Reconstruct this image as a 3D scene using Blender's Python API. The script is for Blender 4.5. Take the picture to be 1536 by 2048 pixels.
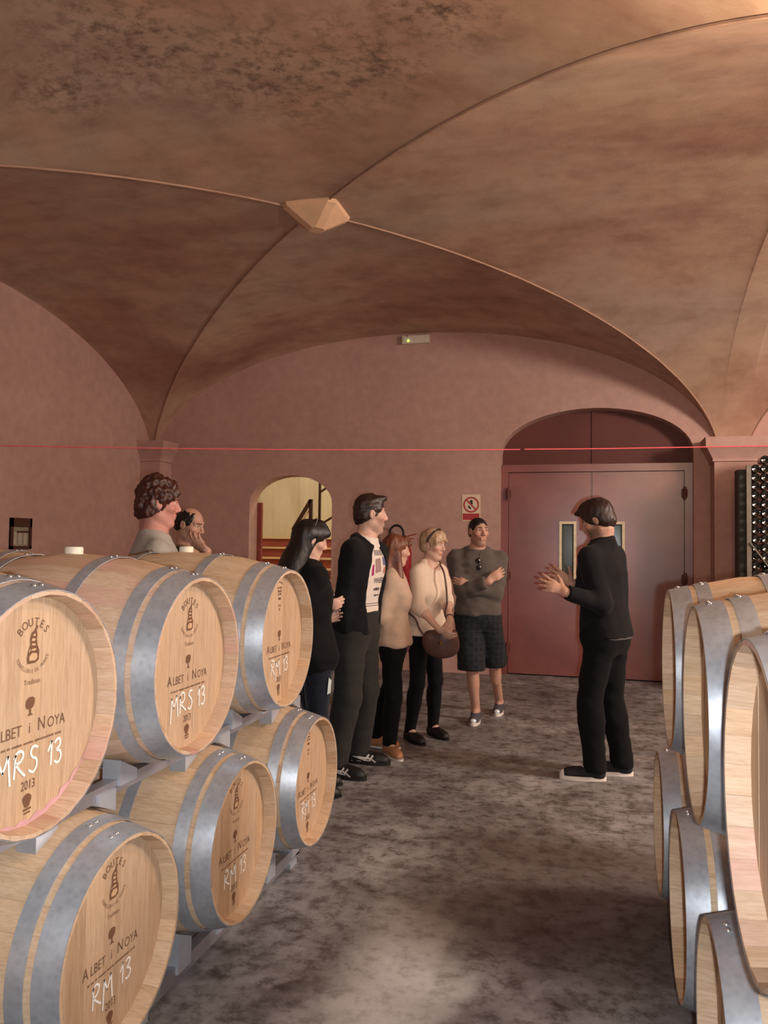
import bpy, bmesh, math, random
import numpy as np
from mathutils import Vector, Matrix
from mathutils.geometry import tessellate_polygon
from mathutils.bvhtree import BVHTree

for o in list(bpy.data.objects):
    bpy.data.objects.remove(o)
scene = bpy.context.scene
COL = scene.collection
random.seed(7)
rng = np.random.default_rng(7)

# ------------------------------------------------------------------ camera
F_PX = 1578.7
YAW, PITCH, ROLL, CAM_H = 0.262, 0.039, 0.0124, 1.5104
fw = Vector((-math.sin(YAW) * math.cos(PITCH), math.cos(YAW) * math.cos(PITCH), math.sin(PITCH)))
rt0 = Vector((math.cos(YAW), math.sin(YAW), 0))
up0 = rt0.cross(fw)
rt = math.cos(ROLL) * rt0 + math.sin(ROLL) * up0
up = -math.sin(ROLL) * rt0 + math.cos(ROLL) * up0
CAM = Vector((0, 0, CAM_H))
cam_data = bpy.data.cameras.new('camera')
cam_data.sensor_fit = 'HORIZONTAL'
cam_data.sensor_width = 36.0
cam_data.lens = 36.0 * F_PX / 1536.0
cam_data.clip_start = 0.02
cam_data.clip_end = 100
cam = bpy.data.objects.new('camera', cam_data)
COL.objects.link(cam)
m = Matrix((rt, up, -fw)).transposed().to_4x4()
m.translation = CAM
cam.matrix_world = m
scene.camera = cam

# ------------------------------------------------------------------ exposure, world, lights
vs = scene.view_settings
vs.view_transform = 'Standard'
vs.look = 'None'
vs.gamma = 1.0
vs.use_curve_mapping = False
vs.exposure = 0.0
world = bpy.data.worlds.new('world')
scene.world = world
world.use_nodes = True
world.node_tree.nodes['Background'].inputs[0].default_value = (0.9, 0.6, 0.45, 1)
world.node_tree.nodes['Background'].inputs[1].default_value = 0.0

def add_light(name, kind, loc, power, color, size=0.1, target=None, size_y=None):
    d = bpy.data.lights.new(name, kind)
    d.energy = power
    d.color = color
    if kind == 'AREA':
        d.size = size
        if size_y:
            d.shape = 'RECTANGLE'
            d.size_y = size_y
    else:
        d.shadow_soft_size = size
    o = bpy.data.objects.new(name, d)
    COL.objects.link(o)
    o.location = loc
    if target is not None:
        o.rotation_euler = (Vector(target) - Vector(loc)).to_track_quat('-Z', 'Y').to_euler()
    return o

# the flash of the camera that took the picture: right of and just under its lens
flash_loc = CAM + rt * 0.062 - up * 0.030 + fw * 0.02
FL = add_light('camera_flash_offscreen', 'AREA', flash_loc, 46.0, (0.95, 0.98, 1.0), 0.03, flash_loc + fw, 0.02)
# the cellar's own warm lamps, all on the right: the uplighter whose glow reaches the top right corner of the vault, and the lamp of the bay beyond the right pier
WARM = (1.0, 0.88, 0.77)
UPLIGHT = (0.92, 2.62, 2.80)
add_light('uplighter_right_offscreen', 'POINT', UPLIGHT, 100, (1.0, 0.84, 0.60), 0.12)
add_light('bay_lamp_right_offscreen', 'POINT', (4.6, 4.6, 3.3), 900, WARM, 0.5)

# pixel (1536x2048 frame) -> direction, and where that ray meets a plane
def ray(px, py):
    return fw + rt * ((px - 768) / F_PX) + up * ((1024 - py) / F_PX)
def at_y(px, py, y):
    d = ray(px, py); t = y / d.y
    return Vector((t * d.x, y, CAM_H + t * d.z))
def at_x(px, py, x):
    d = ray(px, py); t = x / d.x
    return Vector((x, t * d.y, CAM_H + t * d.z))
def at_z(px, py, z=0.0):
    d = ray(px, py); t = (z - CAM_H) / d.z
    return Vector((t * d.x, t * d.y, z))
def at_depth(px, py, dep):
    return CAM + ray(px, py) * dep

# ------------------------------------------------------------------ materials
MATS = {}
def srgb(r, g, b):
    def c(v):
        v /= 255.0
        return v / 12.92 if v <= 0.04045 else ((v + 0.055) / 1.055) ** 2.4
    return (c(r), c(g), c(b), 1.0)

class NT:
    def __init__(self, name):
        self.m = bpy.data.materials.new(name)
        self.m.use_nodes = True
        self.t = self.m.node_tree
        self.b = self.t.nodes['Principled BSDF']
    def n(self, kind, **kw):
        nd = self.t.nodes.new(kind)
        for k, v in kw.items():
            if k.startswith('i_'):
                nd.inputs[k[2:].replace('_', ' ')].default_value = v
            else:
                setattr(nd, k, v)
        return nd
    def l(self, a, ao, b, bi):
        self.t.links.new(a.outputs[ao], b.inputs[bi])
    def coords(self, scale=(1, 1, 1), kind='Object', rnd=False):
        tc = self.n('ShaderNodeTexCoord')
        mp = self.n('ShaderNodeMapping')
        mp.inputs['Scale'].default_value = scale
        self.l(tc, kind, mp, 'Vector')
        if rnd:
            oi = self.n('ShaderNodeObjectInfo')
            mul = self.n('ShaderNodeMath', operation='MULTIPLY')
            mul.inputs[1].default_value = 37.0
            self.l(oi, 'Random', mul, 0)
            cx = self.n('ShaderNodeCombineXYZ')
            for i in range(3):
                self.l(mul, 0, cx, i)
            self.l(cx, 0, mp, 'Location')
        return mp
    def noise(self, vec, scale, detail=4.0, rough=0.55):
        nz = self.n('ShaderNodeTexNoise')
        nz.inputs['Scale'].default_value = scale
        nz.inputs['Detail'].default_value = detail
        nz.inputs['Roughness'].default_value = rough
        self.l(vec, 0, nz, 'Vector')
        return nz
    def ramp(self, src, so, stops):
        r = self.n('ShaderNodeValToRGB')
        els = r.color_ramp.elements
        while len(els) < len(stops):
            els.new(0.5)
        for e, (p, c) in zip(els, stops):
            e.position = p
            e.color = c if len(c) == 4 else (*c, 1)
        self.l(src, so, r, 'Fac')
        return r
    def mix(self, fac, fo, a, b, mode='MIX'):
        mx = self.n('ShaderNodeMix', data_type='RGBA', blend_type=mode)
        if fo is None:
            mx.inputs[0].default_value = fac
        else:
            self.l(fac, fo, mx, 0)
        for v, idx in ((a, 6), (b, 7)):
            if isinstance(v, tuple) and not isinstance(v[0], bpy.types.Node):
                mx.inputs[idx].default_value = v
            else:
                self.t.links.new(v[0].outputs[v[1]], mx.inputs[idx])
        return (mx, 2)
    def base(self, s):
        self.t.links.new(s[0].outputs[s[1]], self.b.inputs['Base Color'])
    def bump(self, src, so, strength, dist=0.01):
        bp = self.n('ShaderNodeBump')
        bp.inputs['Strength'].default_value = strength
        bp.inputs['Distance'].default_value = dist
        self.l(src, so, bp, 'Height')
        self.t.links.new(bp.outputs[0], self.b.inputs['Normal'])
    def set(self, **kw):
        for k, v in kw.items():
            self.b.inputs[k.replace('_', ' ')].default_value = v
        return self

def plain(name, col, rough=0.7, metal=0.0, var=0.12, scale=20.0, bump=0.0, spec=0.5, stretch=(1, 1, 1), emit=None, rnd=False, sheen=0.0):
    if name in MATS:
        return MATS[name]
    t = NT(name)
    c = t.coords(stretch, rnd=rnd)
    nz = t.noise(c, scale)
    lo = tuple(max(0, v * (1 - var)) for v in col[:3]) + (1,)
    hi = tuple(min(1, v * (1 + var)) for v in col[:3]) + (1,)
    rp = t.ramp(nz, 'Fac', [(0.3, lo), (0.7, hi)])
    t.base((rp, 0))
    t.set(Roughness=rough, Metallic=metal)
    t.b.inputs['Specular IOR Level'].default_value = spec
    if sheen:
        t.b.inputs['Sheen Weight'].default_value = sheen
    if bump:
        t.bump(nz, 'Fac', bump, 0.005)
    if emit:
        t.b.inputs['Emission Color'].default_value = emit[0]
        t.b.inputs['Emission Strength'].default_value = emit[1]
    MATS[name] = t.m
    return t.m

def mat_plaster():
    t = NT('wall_plaster'); c = t.coords()
    n1 = t.noise(c, 0.9, 5); n2 = t.noise(c, 9, 6, 0.6); n3 = t.noise(c, 140, 3)
    a = t.ramp(n1, 'Fac', [(0.3, srgb(188, 149, 136)), (0.7, srgb(200, 161, 148))])
    b = t.ramp(n2, 'Fac', [(0.35, (0.86, 0.85, 0.85, 1)), (0.7, (1, 1, 1, 1))])
    t.base(t.mix(1.0, None, (a, 0), (b, 0), 'MULTIPLY'))
    t.bump(n3, 'Fac', 0.25, 0.003)
    t.set(Roughness=0.9)
    return t.m
def mat_vault():
    t = NT('vault_plaster'); c = t.coords()
    n1 = t.noise(c, 0.55, 6, 0.6); n2 = t.noise(c, 3.2, 8, 0.65); n3 = t.noise(c, 60, 4)
    c2 = t.coords((0.35, 1.6, 1)); n4 = t.noise(c2, 2.2, 6, 0.6)
    a = t.ramp(n1, 'Fac', [(0.32, srgb(164, 120, 100)), (0.5, srgb(194, 158, 134)), (0.68, srgb(188, 162, 142))])
    b = t.ramp(n2, 'Fac', [(0.3, (0.74, 0.68, 0.66, 1)), (0.5, (0.92, 0.92, 0.92, 1)), (0.72, (1.06, 1.05, 1.05, 1))])
    m1 = t.mix(1.0, None, (a, 0), (b, 0), 'MULTIPLY')
    d = t.ramp(n4, 'Fac', [(0.36, (0.90, 0.87, 0.86, 1)), (0.55, (1, 1, 1, 1))])
    m2 = t.mix(1.0, None, m1, (d, 0), 'MULTIPLY')
    # patches of black mould, a stain with its own shape near the front of the bay
    tc = t.n('ShaderNodeTexCoord')
    def blob(cx, cy, r):
        vm = t.n('ShaderNodeVectorMath', operation='DISTANCE'); t.l(tc, 'Object', vm, 0)
        vm.inputs[1].default_value = (cx, cy, 3.9)
        mr = t.n('ShaderNodeMapRange'); mr.inputs['From Min'].default_value = r; mr.inputs['From Max'].default_value = r * 0.2
        t.l(vm, 'Value', mr, 'Value')
        return mr
    n5 = t.noise(c, 10.5, 10, 0.76)
    rp5 = t.ramp(n5, 'Fac', [(0.47, (0, 0, 0, 1)), (0.62, (1, 1, 1, 1))])
    tot = None
    for q in ((-2.35, 3.55, 0.75), (-1.75, 3.95, 0.8), (-1.25, 3.9, 0.6), (-0.75, 3.45, 0.5), (-2.9, 3.75, 0.5)):
        bl = blob(*q)
        if tot is None:
            tot = bl
        else:
            ad = t.n('ShaderNodeMath', operation='MAXIMUM'); t.l(tot, 0, ad, 0); t.l(bl, 0, ad, 1); tot = ad
    mu = t.n('ShaderNodeMath', operation='MULTIPLY'); t.l(tot, 0, mu, 0); t.l(rp5, 0, mu, 1)
    mu2 = t.n('ShaderNodeMath', operation='MULTIPLY'); t.l(mu, 0, mu2, 0); mu2.inputs[1].default_value = 0.9
    t.base(t.mix(mu2, 0, m2, srgb(84, 60, 46)))
    t.bump(n3, 'Fac', 0.3, 0.004)
    t.set(Roughness=0.92)
    return t.m
def mat_floor():
    t = NT('worn_concrete'); c = t.coords()
    n1 = t.noise(c, 0.7, 7, 0.62); n2 = t.noise(c, 3.6, 9, 0.68); n3 = t.noise(c, 45, 5, 0.7)
    a = t.ramp(n1, 'Fac', [(0.34, srgb(112, 108, 107)), (0.5, srgb(141, 138, 138)), (0.66, srgb(172, 171, 172))])
    b = t.ramp(n2, 'Fac', [(0.36, (0.44, 0.40, 0.38, 1)), (0.50, (0.88, 0.88, 0.88, 1)), (0.64, (1.12, 1.12, 1.12, 1))])
    m1 = t.mix(1.0, None, (a, 0), (b, 0), 'MULTIPLY')
    n6 = t.noise(c, 13, 9, 0.72)
    g6 = t.ramp(n6, 'Fac', [(0.38, (0.58, 0.54, 0.52, 1)), (0.50, (0.97, 0.97, 0.97, 1)), (0.66, (1.12, 1.12, 1.12, 1))])
    m1 = t.mix(1.0, None, m1, (g6, 0), 'MULTIPLY')
    sp = t.ramp(n3, 'Fac', [(0.66, (0, 0, 0, 1)), (0.74, (1, 1, 1, 1))])
    m2 = t.mix(sp, 0, m1, srgb(176, 170, 160))
    # pale scuffed wheel track that runs down the aisle, and a big darker damp stain across it
    tc = t.n('ShaderNodeTexCoord'); sx = t.n('ShaderNodeSeparateXYZ'); t.l(tc, 'Object', sx, 0)
    def band(out, lo, hi, soft):
        a1 = t.n('ShaderNodeMapRange', interpolation_type='SMOOTHSTEP'); a1.inputs['From Min'].default_value = lo - soft; a1.inputs['From Max'].default_value = lo + soft
        a2 = t.n('ShaderNodeMapRange', interpolation_type='SMOOTHSTEP'); a2.inputs['From Min'].default_value = hi + soft; a2.inputs['From Max'].default_value = hi - soft
        t.l(wob[out], 0, a1, 'Value'); t.l(wob[out], 0, a2, 'Value')
        mm = t.n('ShaderNodeMath', operation='MULTIPLY'); t.l(a1, 0, mm, 0); t.l(a2, 0, mm, 1)
        return mm
    wob = {}
    for k, amp in (('X', 0.55), ('Y', 1.0)):
        nz = t.noise(c, 1.7 if k == 'X' else 1.1, 5, 0.6)
        s1 = t.n('ShaderNodeMath', operation='MULTIPLY_ADD'); t.l(nz, 'Fac', s1, 0); s1.inputs[1].default_value = amp; s1.inputs[2].default_value = -amp / 2
        s2 = t.n('ShaderNodeMath', operation='ADD'); t.l(sx, k, s2, 0); t.l(s1, 0, s2, 1); wob[k] = s2
    tr = band('X', -0.86, -0.50, 0.14)
    tr2 = band('Y', 0.0, 3.1, 0.5)
    mm = t.n('ShaderNodeMath', operation='MULTIPLY'); t.l(tr, 0, mm, 0); t.l(tr2, 0, mm, 1)
    mm2 = t.n('ShaderNodeMath', operation='MULTIPLY'); t.l(mm, 0, mm2, 0); mm2.inputs[1].default_value = 0.85
    m3 = t.mix(mm2, 0, m2, srgb(224, 222, 222))
    st = band('Y', 2.95, 4.3, 0.35); st2 = band('X', -0.75, 0.9, 0.35)
    ms = t.n('ShaderNodeMath', operation='MULTIPLY'); t.l(st, 0, ms, 0); t.l(st2, 0, ms, 1)
    ms2 = t.n('ShaderNodeMath', operation='MULTIPLY'); t.l(ms, 0, ms2, 0); ms2.inputs[1].default_value = 0.7
    m4 = t.mix(ms2, 0, m3, srgb(74, 58, 52))
    m5 = t.mix(0.6, None, m4, (g6, 0), 'MULTIPLY')
    t.base(m5)
    rr = t.n('ShaderNodeMapRange'); rr.inputs['To Min'].default_value = 0.42; rr.inputs['To Max'].default_value = 0.75
    t.l(n2, 'Fac', rr, 'Value'); t.t.links.new(rr.outputs[0], t.b.inputs['Roughness'])
    t.bump(n3, 'Fac', 0.25, 0.004)
    return t.m
def mat_oak(name, c0, c1, stretch, stain=0.0):
    t = NT(name); c = t.coords(stretch, rnd=True)
    n1 = t.noise(c, 5.0, 6, 0.6); n2 = t.noise(c, 26.0, 5, 0.6)
    a = t.ramp(n1, 'Fac', [(0.3, c0), (0.7, c1)])
    b = t.ramp(n2, 'Fac', [(0.35, (0.84, 0.80, 0.74, 1)), (0.6, (1, 1, 1, 1))])
    m1 = t.mix(1.0, None, (a, 0), (b, 0), 'MULTIPLY')
    oi = t.n('ShaderNodeObjectInfo')
    r = t.ramp(oi, 'Random', [(0.0, (0.80, 0.74, 0.66, 1)), (0.25, (0.97, 0.95, 0.93, 1)), (0.7, (1.0, 1.0, 1.0, 1)), (1.0, (1.05, 0.98, 0.88, 1))])
    m2 = t.mix(1.0, None, m1, (r, 0), 'MULTIPLY')
    if stain:
        cs = t.coords((1, 1, 1), rnd=True); n3 = t.noise(cs, 3.0, 3)
        rs = t.ramp(n3, 'Fac', [(0.52, (0, 0, 0, 1)), (0.75, (stain, stain, stain, 1))])
        m2 = t.mix(rs, 0, m2, srgb(214, 150, 150))
    t.base(m2)
    t.bump(n2, 'Fac', 0.12, 0.002)
    t.set(Roughness=0.62)
    return t.m
def mat_galv():
    t = NT('galvanised_hoop_steel'); c = t.coords((1, 1, 1), rnd=True)
    vo = t.n('ShaderNodeTexVoronoi'); vo.inputs['Scale'].default_value = 55; t.l(c, 0, vo, 'Vector')
    n1 = t.noise(c, 14, 6, 0.7)
    a = t.ramp(vo, 'Distance', [(0.0, srgb(188, 196, 206)), (0.6, srgb(204, 210, 218))])
    b = t.ramp(n1, 'Fac', [(0.32, (0.80, 0.80, 0.82, 1)), (0.60, (1, 1, 1, 1))])
    t.base(t.mix(1.0, None, (a, 0), (b, 0), 'MULTIPLY'))
    rr = t.n('ShaderNodeMapRange'); rr.inputs['To Min'].default_value = 0.32; rr.inputs['To Max'].default_value = 0.48
    t.l(n1, 'Fac', rr, 'Value'); t.t.links.new(rr.outputs[0], t.b.inputs['Roughness'])
    t.set(Metallic=0.65)
    t.bump(n1, 'Fac', 0.08, 0.002)
    return t.m
def mat_door():
    t = NT('painted_red_steel'); c = t.coords()
    n1 = t.noise(c, 1.6, 7, 0.6); n2 = t.noise(c, 30, 4)
    a = t.ramp(n1, 'Fac', [(0.34, srgb(112, 48, 40)), (0.52, srgb(130, 64, 54)), (0.68, srgb(144, 78, 64))])
    t.base((a, 0))
    t.bump(n2, 'Fac', 0.10, 0.002)
    rr = t.n('ShaderNodeMapRange'); rr.inputs['To Min'].default_value = 0.32; rr.inputs['To Max'].default_value = 0.42
    t.l(n1, 'Fac', rr, 'Value'); t.t.links.new(rr.outputs[0], t.b.inputs['Roughness'])
    t.b.inputs['Coat Weight'].default_value = 0.75; t.b.inputs['Coat Roughness'].default_value = 0.29; t.b.inputs['Coat IOR'].default_value = 1.75
    return t.m
MATS['wall'] = mat_plaster(); MATS['vault'] = mat_vault(); MATS['floor'] = mat_floor()
MATS['oak'] = mat_oak('oak_stave', srgb(204, 174, 144), srgb(220, 196, 168), (0.6, 7, 7))
MATS['oak_pink'] = mat_oak('oak_stave_wine_washed', srgb(206, 174, 148), srgb(222, 196, 172), (0.6, 7, 7), 0.6)
MATS['oak_head'] = mat_oak('oak_head_board', srgb(194, 164, 134), srgb(210, 182, 154), (5, 7, 0.6))
MATS['galv'] = mat_galv(); MATS['door'] = mat_door()

# ------------------------------------------------------------------ mesh helpers
def tag(o, label=None, cat=None, group=None, kind=None):
    if label: o['label'] = label
    if cat: o['category'] = cat
    if group: o['group'] = group
    if kind: o['kind'] = kind
    return o
def thing(name, label, cat, loc=(0, 0, 0), rotz=0.0, group=None):
    o = bpy.data.objects.new(name, None)
    o.empty_display_size = 0.1
    COL.objects.link(o)
    o.location = loc
    o.rotation_euler = (0, 0, rotz)
    return tag(o, label, cat, group)
def link(name, me, mat=None, parent=None):
    if mat is not None and len(me.materials) == 0:
        me.materials.append(mat if not isinstance(mat, str) else MATS[mat])
    o = bpy.data.objects.new(name, me)
    COL.objects.link(o)
    if parent is not None:
        o.parent = parent
    return o
def finish(me, smooth=None):
    if smooth is not None:
        me.polygons.foreach_set('use_smooth', [True] * len(me.polygons))
        me.set_sharp_from_angle(angle=math.radians(smooth))
    me.update()
    return me
class MB:
    def __init__(self):
        self.v = []; self.f = []
    def add(self, vs, fs):
        b = len(self.v)
        self.v += [tuple(q) for q in vs]
        self.f += [tuple(b + i for i in q) for q in fs]
        return self
    def box(self, lo, hi):
        x0, y0, z0 = lo; x1, y1, z1 = hi
        return self.add([(x0, y0, z0), (x1, y0, z0), (x1, y1, z0), (x0, y1, z0), (x0, y0, z1), (x1, y0, z1), (x1, y1, z1), (x0, y1, z1)],
                        [(0, 3, 2, 1), (4, 5, 6, 7), (0, 1, 5, 4), (1, 2, 6, 5), (2, 3, 7, 6), (3, 0, 4, 7)])
    def obox(self, c, ax, ay, az):
        c = Vector(c); ax = Vector(ax); ay = Vector(ay); az = Vector(az)
        vs = [c + sx * ax + sy * ay + sz * az for sz in (-1, 1) for sx, sy in ((-1, -1), (1, -1), (1, 1), (-1, 1))]
        return self.add(vs, [(0, 3, 2, 1), (4, 5, 6, 7), (0, 1, 5, 4), (1, 2, 6, 5), (2, 3, 7, 6), (3, 0, 4, 7)])
    def bar(self, a, b, w, h, upv=(0, 0, 1)):
        a = Vector(a); b = Vector(b); d = (b - a); L = d.length; d.normalize()
        s = d.cross(Vector(upv)).normalized(); u = s.cross(d)
        return self.obox((a + b) / 2, d * L / 2, s * w / 2, u * h / 2)
    def tube(self, pts, r, n=8, caps=True):
        pts = [Vector(q) for q in pts]; rs = r if isinstance(r, (list, tuple)) else [r] * len(pts)
        b = len(self.v); prev = None
        for i, q in enumerate(pts):
            d = (pts[min(i + 1, len(pts) - 1)] - pts[max(i - 1, 0)]).normalized()
            if prev is None:
                s = d.orthogonal().normalized()
            else:
                s = (prev - d * prev.dot(d)).normalized()
            prev = s; t = d.cross(s)
            for k in range(n):
                a = 2 * math.pi * k / n
                self.v.append(tuple(q + rs[i] * (math.cos(a) * s + math.sin(a) * t)))
        for i in range(len(pts) - 1):
            for k in range(n):
                self.f.append((b + i * n + k, b + i * n + (k + 1) % n, b + (i + 1) * n + (k + 1) % n, b + (i + 1) * n + k))
        if caps:
            self.f.append(tuple(b + k for k in reversed(range(n))))
            self.f.append(tuple(b + (len(pts) - 1) * n + k for k in range(n)))
        return self
    def lathe(self, prof, n=24, axis='Z', c=(0, 0, 0), caps=True):
        b = len(self.v)
        for r, h in prof:
            for k in range(n):
                a = 2 * math.pi * k / n; u = r * math.cos(a); w = r * math.sin(a)
                p = {'Z': (u, w, h), 'X': (h, u, w), 'Y': (w, h, u)}[axis]
                self.v.append((p[0] + c[0], p[1] + c[1], p[2] + c[2]))
        for i in range(len(prof) - 1):
            for k in range(n):
                self.f.append((b + i * n + k, b + i * n + (k + 1) % n, b + (i + 1) * n + (k + 1) % n, b + (i + 1) * n + k))
        if caps:
            self.f.append(tuple(b + k for k in reversed(range(n))))
            self.f.append(tuple(b + (len(prof) - 1) * n + k for k in range(n)))
        return self
    def prism(self, poly, lo, hi, plane='XZ'):
        # poly: 2D outline, extruded along the remaining axis from lo to hi
        def P(u, w, h):
            return {'XZ': (u, h, w), 'XY': (u, w, h), 'YZ': (h, u, w)}[plane]
        n = len(poly); b = len(self.v)
        self.v += [P(u, w, lo) for u, w in poly] + [P(u, w, hi) for u, w in poly]
        tris = tessellate_polygon([[Vector((u, w, 0)) for u, w in poly]])
        for t in tris:
            self.f.append((b + t[0], b + t[1], b + t[2]))
            self.f.append((b + n + t[2], b + n + t[1], b + n + t[0]))
        for i in range(n):
            j = (i + 1) % n
            self.f.append((b + i, b + j, b + n + j, b + n + i))
        return self
    def mesh(self, name, smooth=None, fix=True):
        me = bpy.data.meshes.new(name)
        me.from_pydata(self.v, [], self.f)
        if fix:
            bm = bmesh.new(); bm.from_mesh(me)
            bmesh.ops.recalc_face_normals(bm, faces=bm.faces)
            bm.to_mesh(me); bm.free()
        return finish(me, smooth)
    def build(self, name, mat, parent=None, smooth=None, fix=True):
        return link(name, self.mesh(name, smooth, fix), mat, parent)
def struct(name, mb, mat, smooth=None, parent=None, fix=True):
    o = mb.build(name, mat, parent, smooth, fix)
    if parent is None:
        o['kind'] = 'structure'
    return o
def arch(xl, xr, zs, zt, n=24):
    c = (xl + xr) / 2; a = (xr - xl) / 2
    return [(c - a * math.cos(math.pi * i / n), zs + (zt - zs) * math.sin(math.pi * i / n)) for i in range(n + 1)]
# ------------------------------------------------------------------ room shell
W = 9.2164                      # back wall plane
CX, CY, BA, BB = -2.166, 5.795, 3.473, 3.4214
ZS, RISE, EXPO, DOME = 2.443, 1.60, 2.1, 0.085
GAP = 0.27
XLW = CX - BA                   # left wall plane
XC2 = CX + 2 * BA + GAP         # centre of the bay to the right
YC2 = CY - 2 * BB - GAP
XR_END = XC2 + BA
Y_END = YC2 - BB
WALL_T = 0.24
# back wall with two arched openings cut through
dl = at_y(999, 1200, W).x; dr = at_y(1388, 1200, W).x
DOOR_ZS, DOOR_ZT = 2.56, 3.07
big = [(dl, 0.0)] + arch(dl, dr, DOOR_ZS, DOOR_ZT) + [(dr, 0.0)]
sl = at_y(498, 1060, W).x; sr = at_y(663, 1060, W).x
SM_ZS, SM_ZT = 1.99, 2.34
small = [(sl, 0.0)] + arch(sl, sr, SM_ZS, SM_ZT, 18) + [(sr, 0.0)]
outline = [(XLW - 0.3, 0)] + small + big + [(XR_END + 0.3, 0), (XR_END + 0.3, 4.4), (XLW - 0.3, 4.4)]
mb = MB().prism(outline, W, W + WALL_T)
struct('wall_back', mb, 'wall', smooth=30)
struct('wall_left', MB().box((XLW - 0.3, Y_END, 0), (XLW, W + 0.1, 4.4)), 'wall')
struct('wall_right', MB().box((XR_END, Y_END, 0), (XR_END + 0.3, W, 4.4)), 'wall')
struct('wall_front', MB().box((XLW - 0.3, Y_END - 0.3, 0), (XR_END + 0.3, Y_END, 4.4)), 'wall')
struct('floor', MB().box((XLW - 0.3, Y_END - 0.3, -0.2), (XR_END + 0.3, W + 6.0, 0.0)), 'floor')

def vz(x, y):
    def u(v, c0, h, c1):
        a = min(abs(v - c0), abs(v - c1)) / h
        return min(a, 1.0)
    ux = u(x, CX, BA, XC2); uy = u(y, CY, BB, YC2)
    h = max((1 - ux ** EXPO) ** 0.5, (1 - uy ** EXPO) ** 0.5)
    return ZS + RISE * h + DOME * ((1 - ux * ux) * (1 - uy * uy)) ** 0.6
def axis_pts(c, h, n):
    return [c - h * math.cos(math.pi * i / n) for i in range(n + 1)]
N = 96
xs = sorted(set(axis_pts(CX, BA, N) + axis_pts(XC2, BA, N)))
ys = sorted(set(axis_pts(YC2, BB, N) + axis_pts(CY, BB, N)))
mb = MB()
nx, ny = len(xs), len(ys)
mb.v = [(x, y, vz(x, y)) for x in xs for y in ys] + [(x, y, 4.6) for x in (xs[0], xs[-1]) for y in (ys[0], ys[-1])]
for i in range(nx - 1):
    for j in range(ny - 1):
        xm_ = (xs[i] + xs[i + 1]) / 2; ym_ = (ys[j] + ys[j + 1]) / 2
        sx_ = xm_ - (CX if xm_ < CX + BA + GAP / 2 else XC2); sy_ = ym_ - (CY if ym_ > CY - BB - GAP / 2 else YC2)
        a, b, c, d = i * ny + j, i * ny + j + 1, (i + 1) * ny + j + 1, (i + 1) * ny + j
        mb.f += [(a, b, c), (a, c, d)] if sx_ * sy_ > 0 else [(a, b, d), (b, c, d)]
b0 = nx * ny
mb.f.append((b0, b0 + 2, b0 + 3, b0 + 1))
struct('ceiling', mb, 'vault', smooth=14, fix=False)

# raised plaster arrises along the groins of the vault
plain('arris', srgb(178, 140, 118), 0.9, scale=6, var=0.15)
k = 0
for bx, sides in ((CX, (-1, 1)), (XC2, (-1, 1))):
    for by in (CY, YC2):
        for sx in sides:
            for sy in (-1, 1):
                if by == YC2 and sy < 0:
                    continue
                pts = []
                for i in range(41):
                    s = (i / 40) ** 0.8 if i < 40 else 0.999
                    s = 0.01 + 0.985 * math.sin(s * math.pi / 2)
                    x = bx + sx * BA * s; y = by + sy * BB * s
                    pts.append((x, y, vz(x, y) - 0.006))
                k += 1
                struct('trim_%d' % k, MB().tube(pts, 0.009, 6), 'arris', smooth=60)

# keystone boss
kz = vz(CX, CY)
mb = MB()
hb, ht = 0.21, 0.105
o8 = 0.03
ring = lambda h, z: [(CX + .03 + sx * h - (0 if q else sx * 0.05), CY + sy * h - (sy * 0.05 if q else 0), z) for sx, sy, q in
                     ((1, 1, 0), (-1, 1, 0), (-1, 1, 1), (-1, -1, 1), (-1, -1, 0), (1, -1, 0), (1, -1, 1), (1, 1, 1))]
R0 = ring(0.235, kz + 0.05); R1 = ring(0.215, kz - 0.03); R2 = ring(0.062, kz - 0.155)
mb.v = R0 + R1 + R2
for q in range(2):
    for i in range(8):
        j = (i + 1) % 8
        mb.f.append((q * 8 + i, q * 8 + j, q * 8 + 8 + j, q * 8 + 8 + i))
mb.f.append(tuple(range(16, 24)))
plain('pale_stone', srgb(222, 178, 142), 0.85, scale=8, var=0.08, bump=0.1)
o = struct('keystone', mb, 'pale_stone')
o['kind'] = 'structure'

# piers with moulded capitals
def pier(name, x0, x1, y0, y1, ztop):
    t = bpy.data.objects.new(name, None); COL.objects.link(t); t['kind'] = 'structure'
    MB().box((x0, y0, 0), (x1, y1, ztop - 0.2)).build('shaft', 'wall', t)
    prof = [(-0.02, -0.26), (0.006, -0.255), (0.018, -0.25), (0.018, -0.225), (0.03, -0.20), (0.075, -0.12), (0.095, -0.10), (0.095, -0.035), (0.10, 0.0)]
    mb = MB(); n = len(prof)
    for off, dz in prof:
        mb.v += [(x0 - off, y0 - off, ztop + dz), (x1 + off, y0 - off, ztop + dz), (x1 + off, y1 + off, ztop + dz), (x0 - off, y1 + off, ztop + dz)]
    for i in range(n - 1):
        for q in range(4):
            r = (q + 1) % 4
            mb.f.append((i * 4 + q, i * 4 + r, i * 4 + 4 + r, i * 4 + 4 + q))
    mb.f.append((0, 3, 2, 1)); mb.f.append(tuple(n * 4 - 4 + q for q in range(4)))
    mb.build('capital', 'wall', t, smooth=25)
    return t
YM = CY - BB - GAP / 2
PIER_Y = W - 0.32
px0 = at_y(1429, 1000, PIER_Y).x
CAP_Z = at_y(1410, 876, PIER_Y).z
pier('column_right', px0, px0 + 0.75, PIER_Y, W, CAP_Z)
lx1 = at_y(328, 930, W - 0.28).x
CAPL_Z = at_y(300, 883, W - 0.28).z
pier('column_left', XLW - 0.0, XLW + 0.28, W - 0.28, W, CAPL_Z)
YM = CY - BB - GAP / 2
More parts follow.
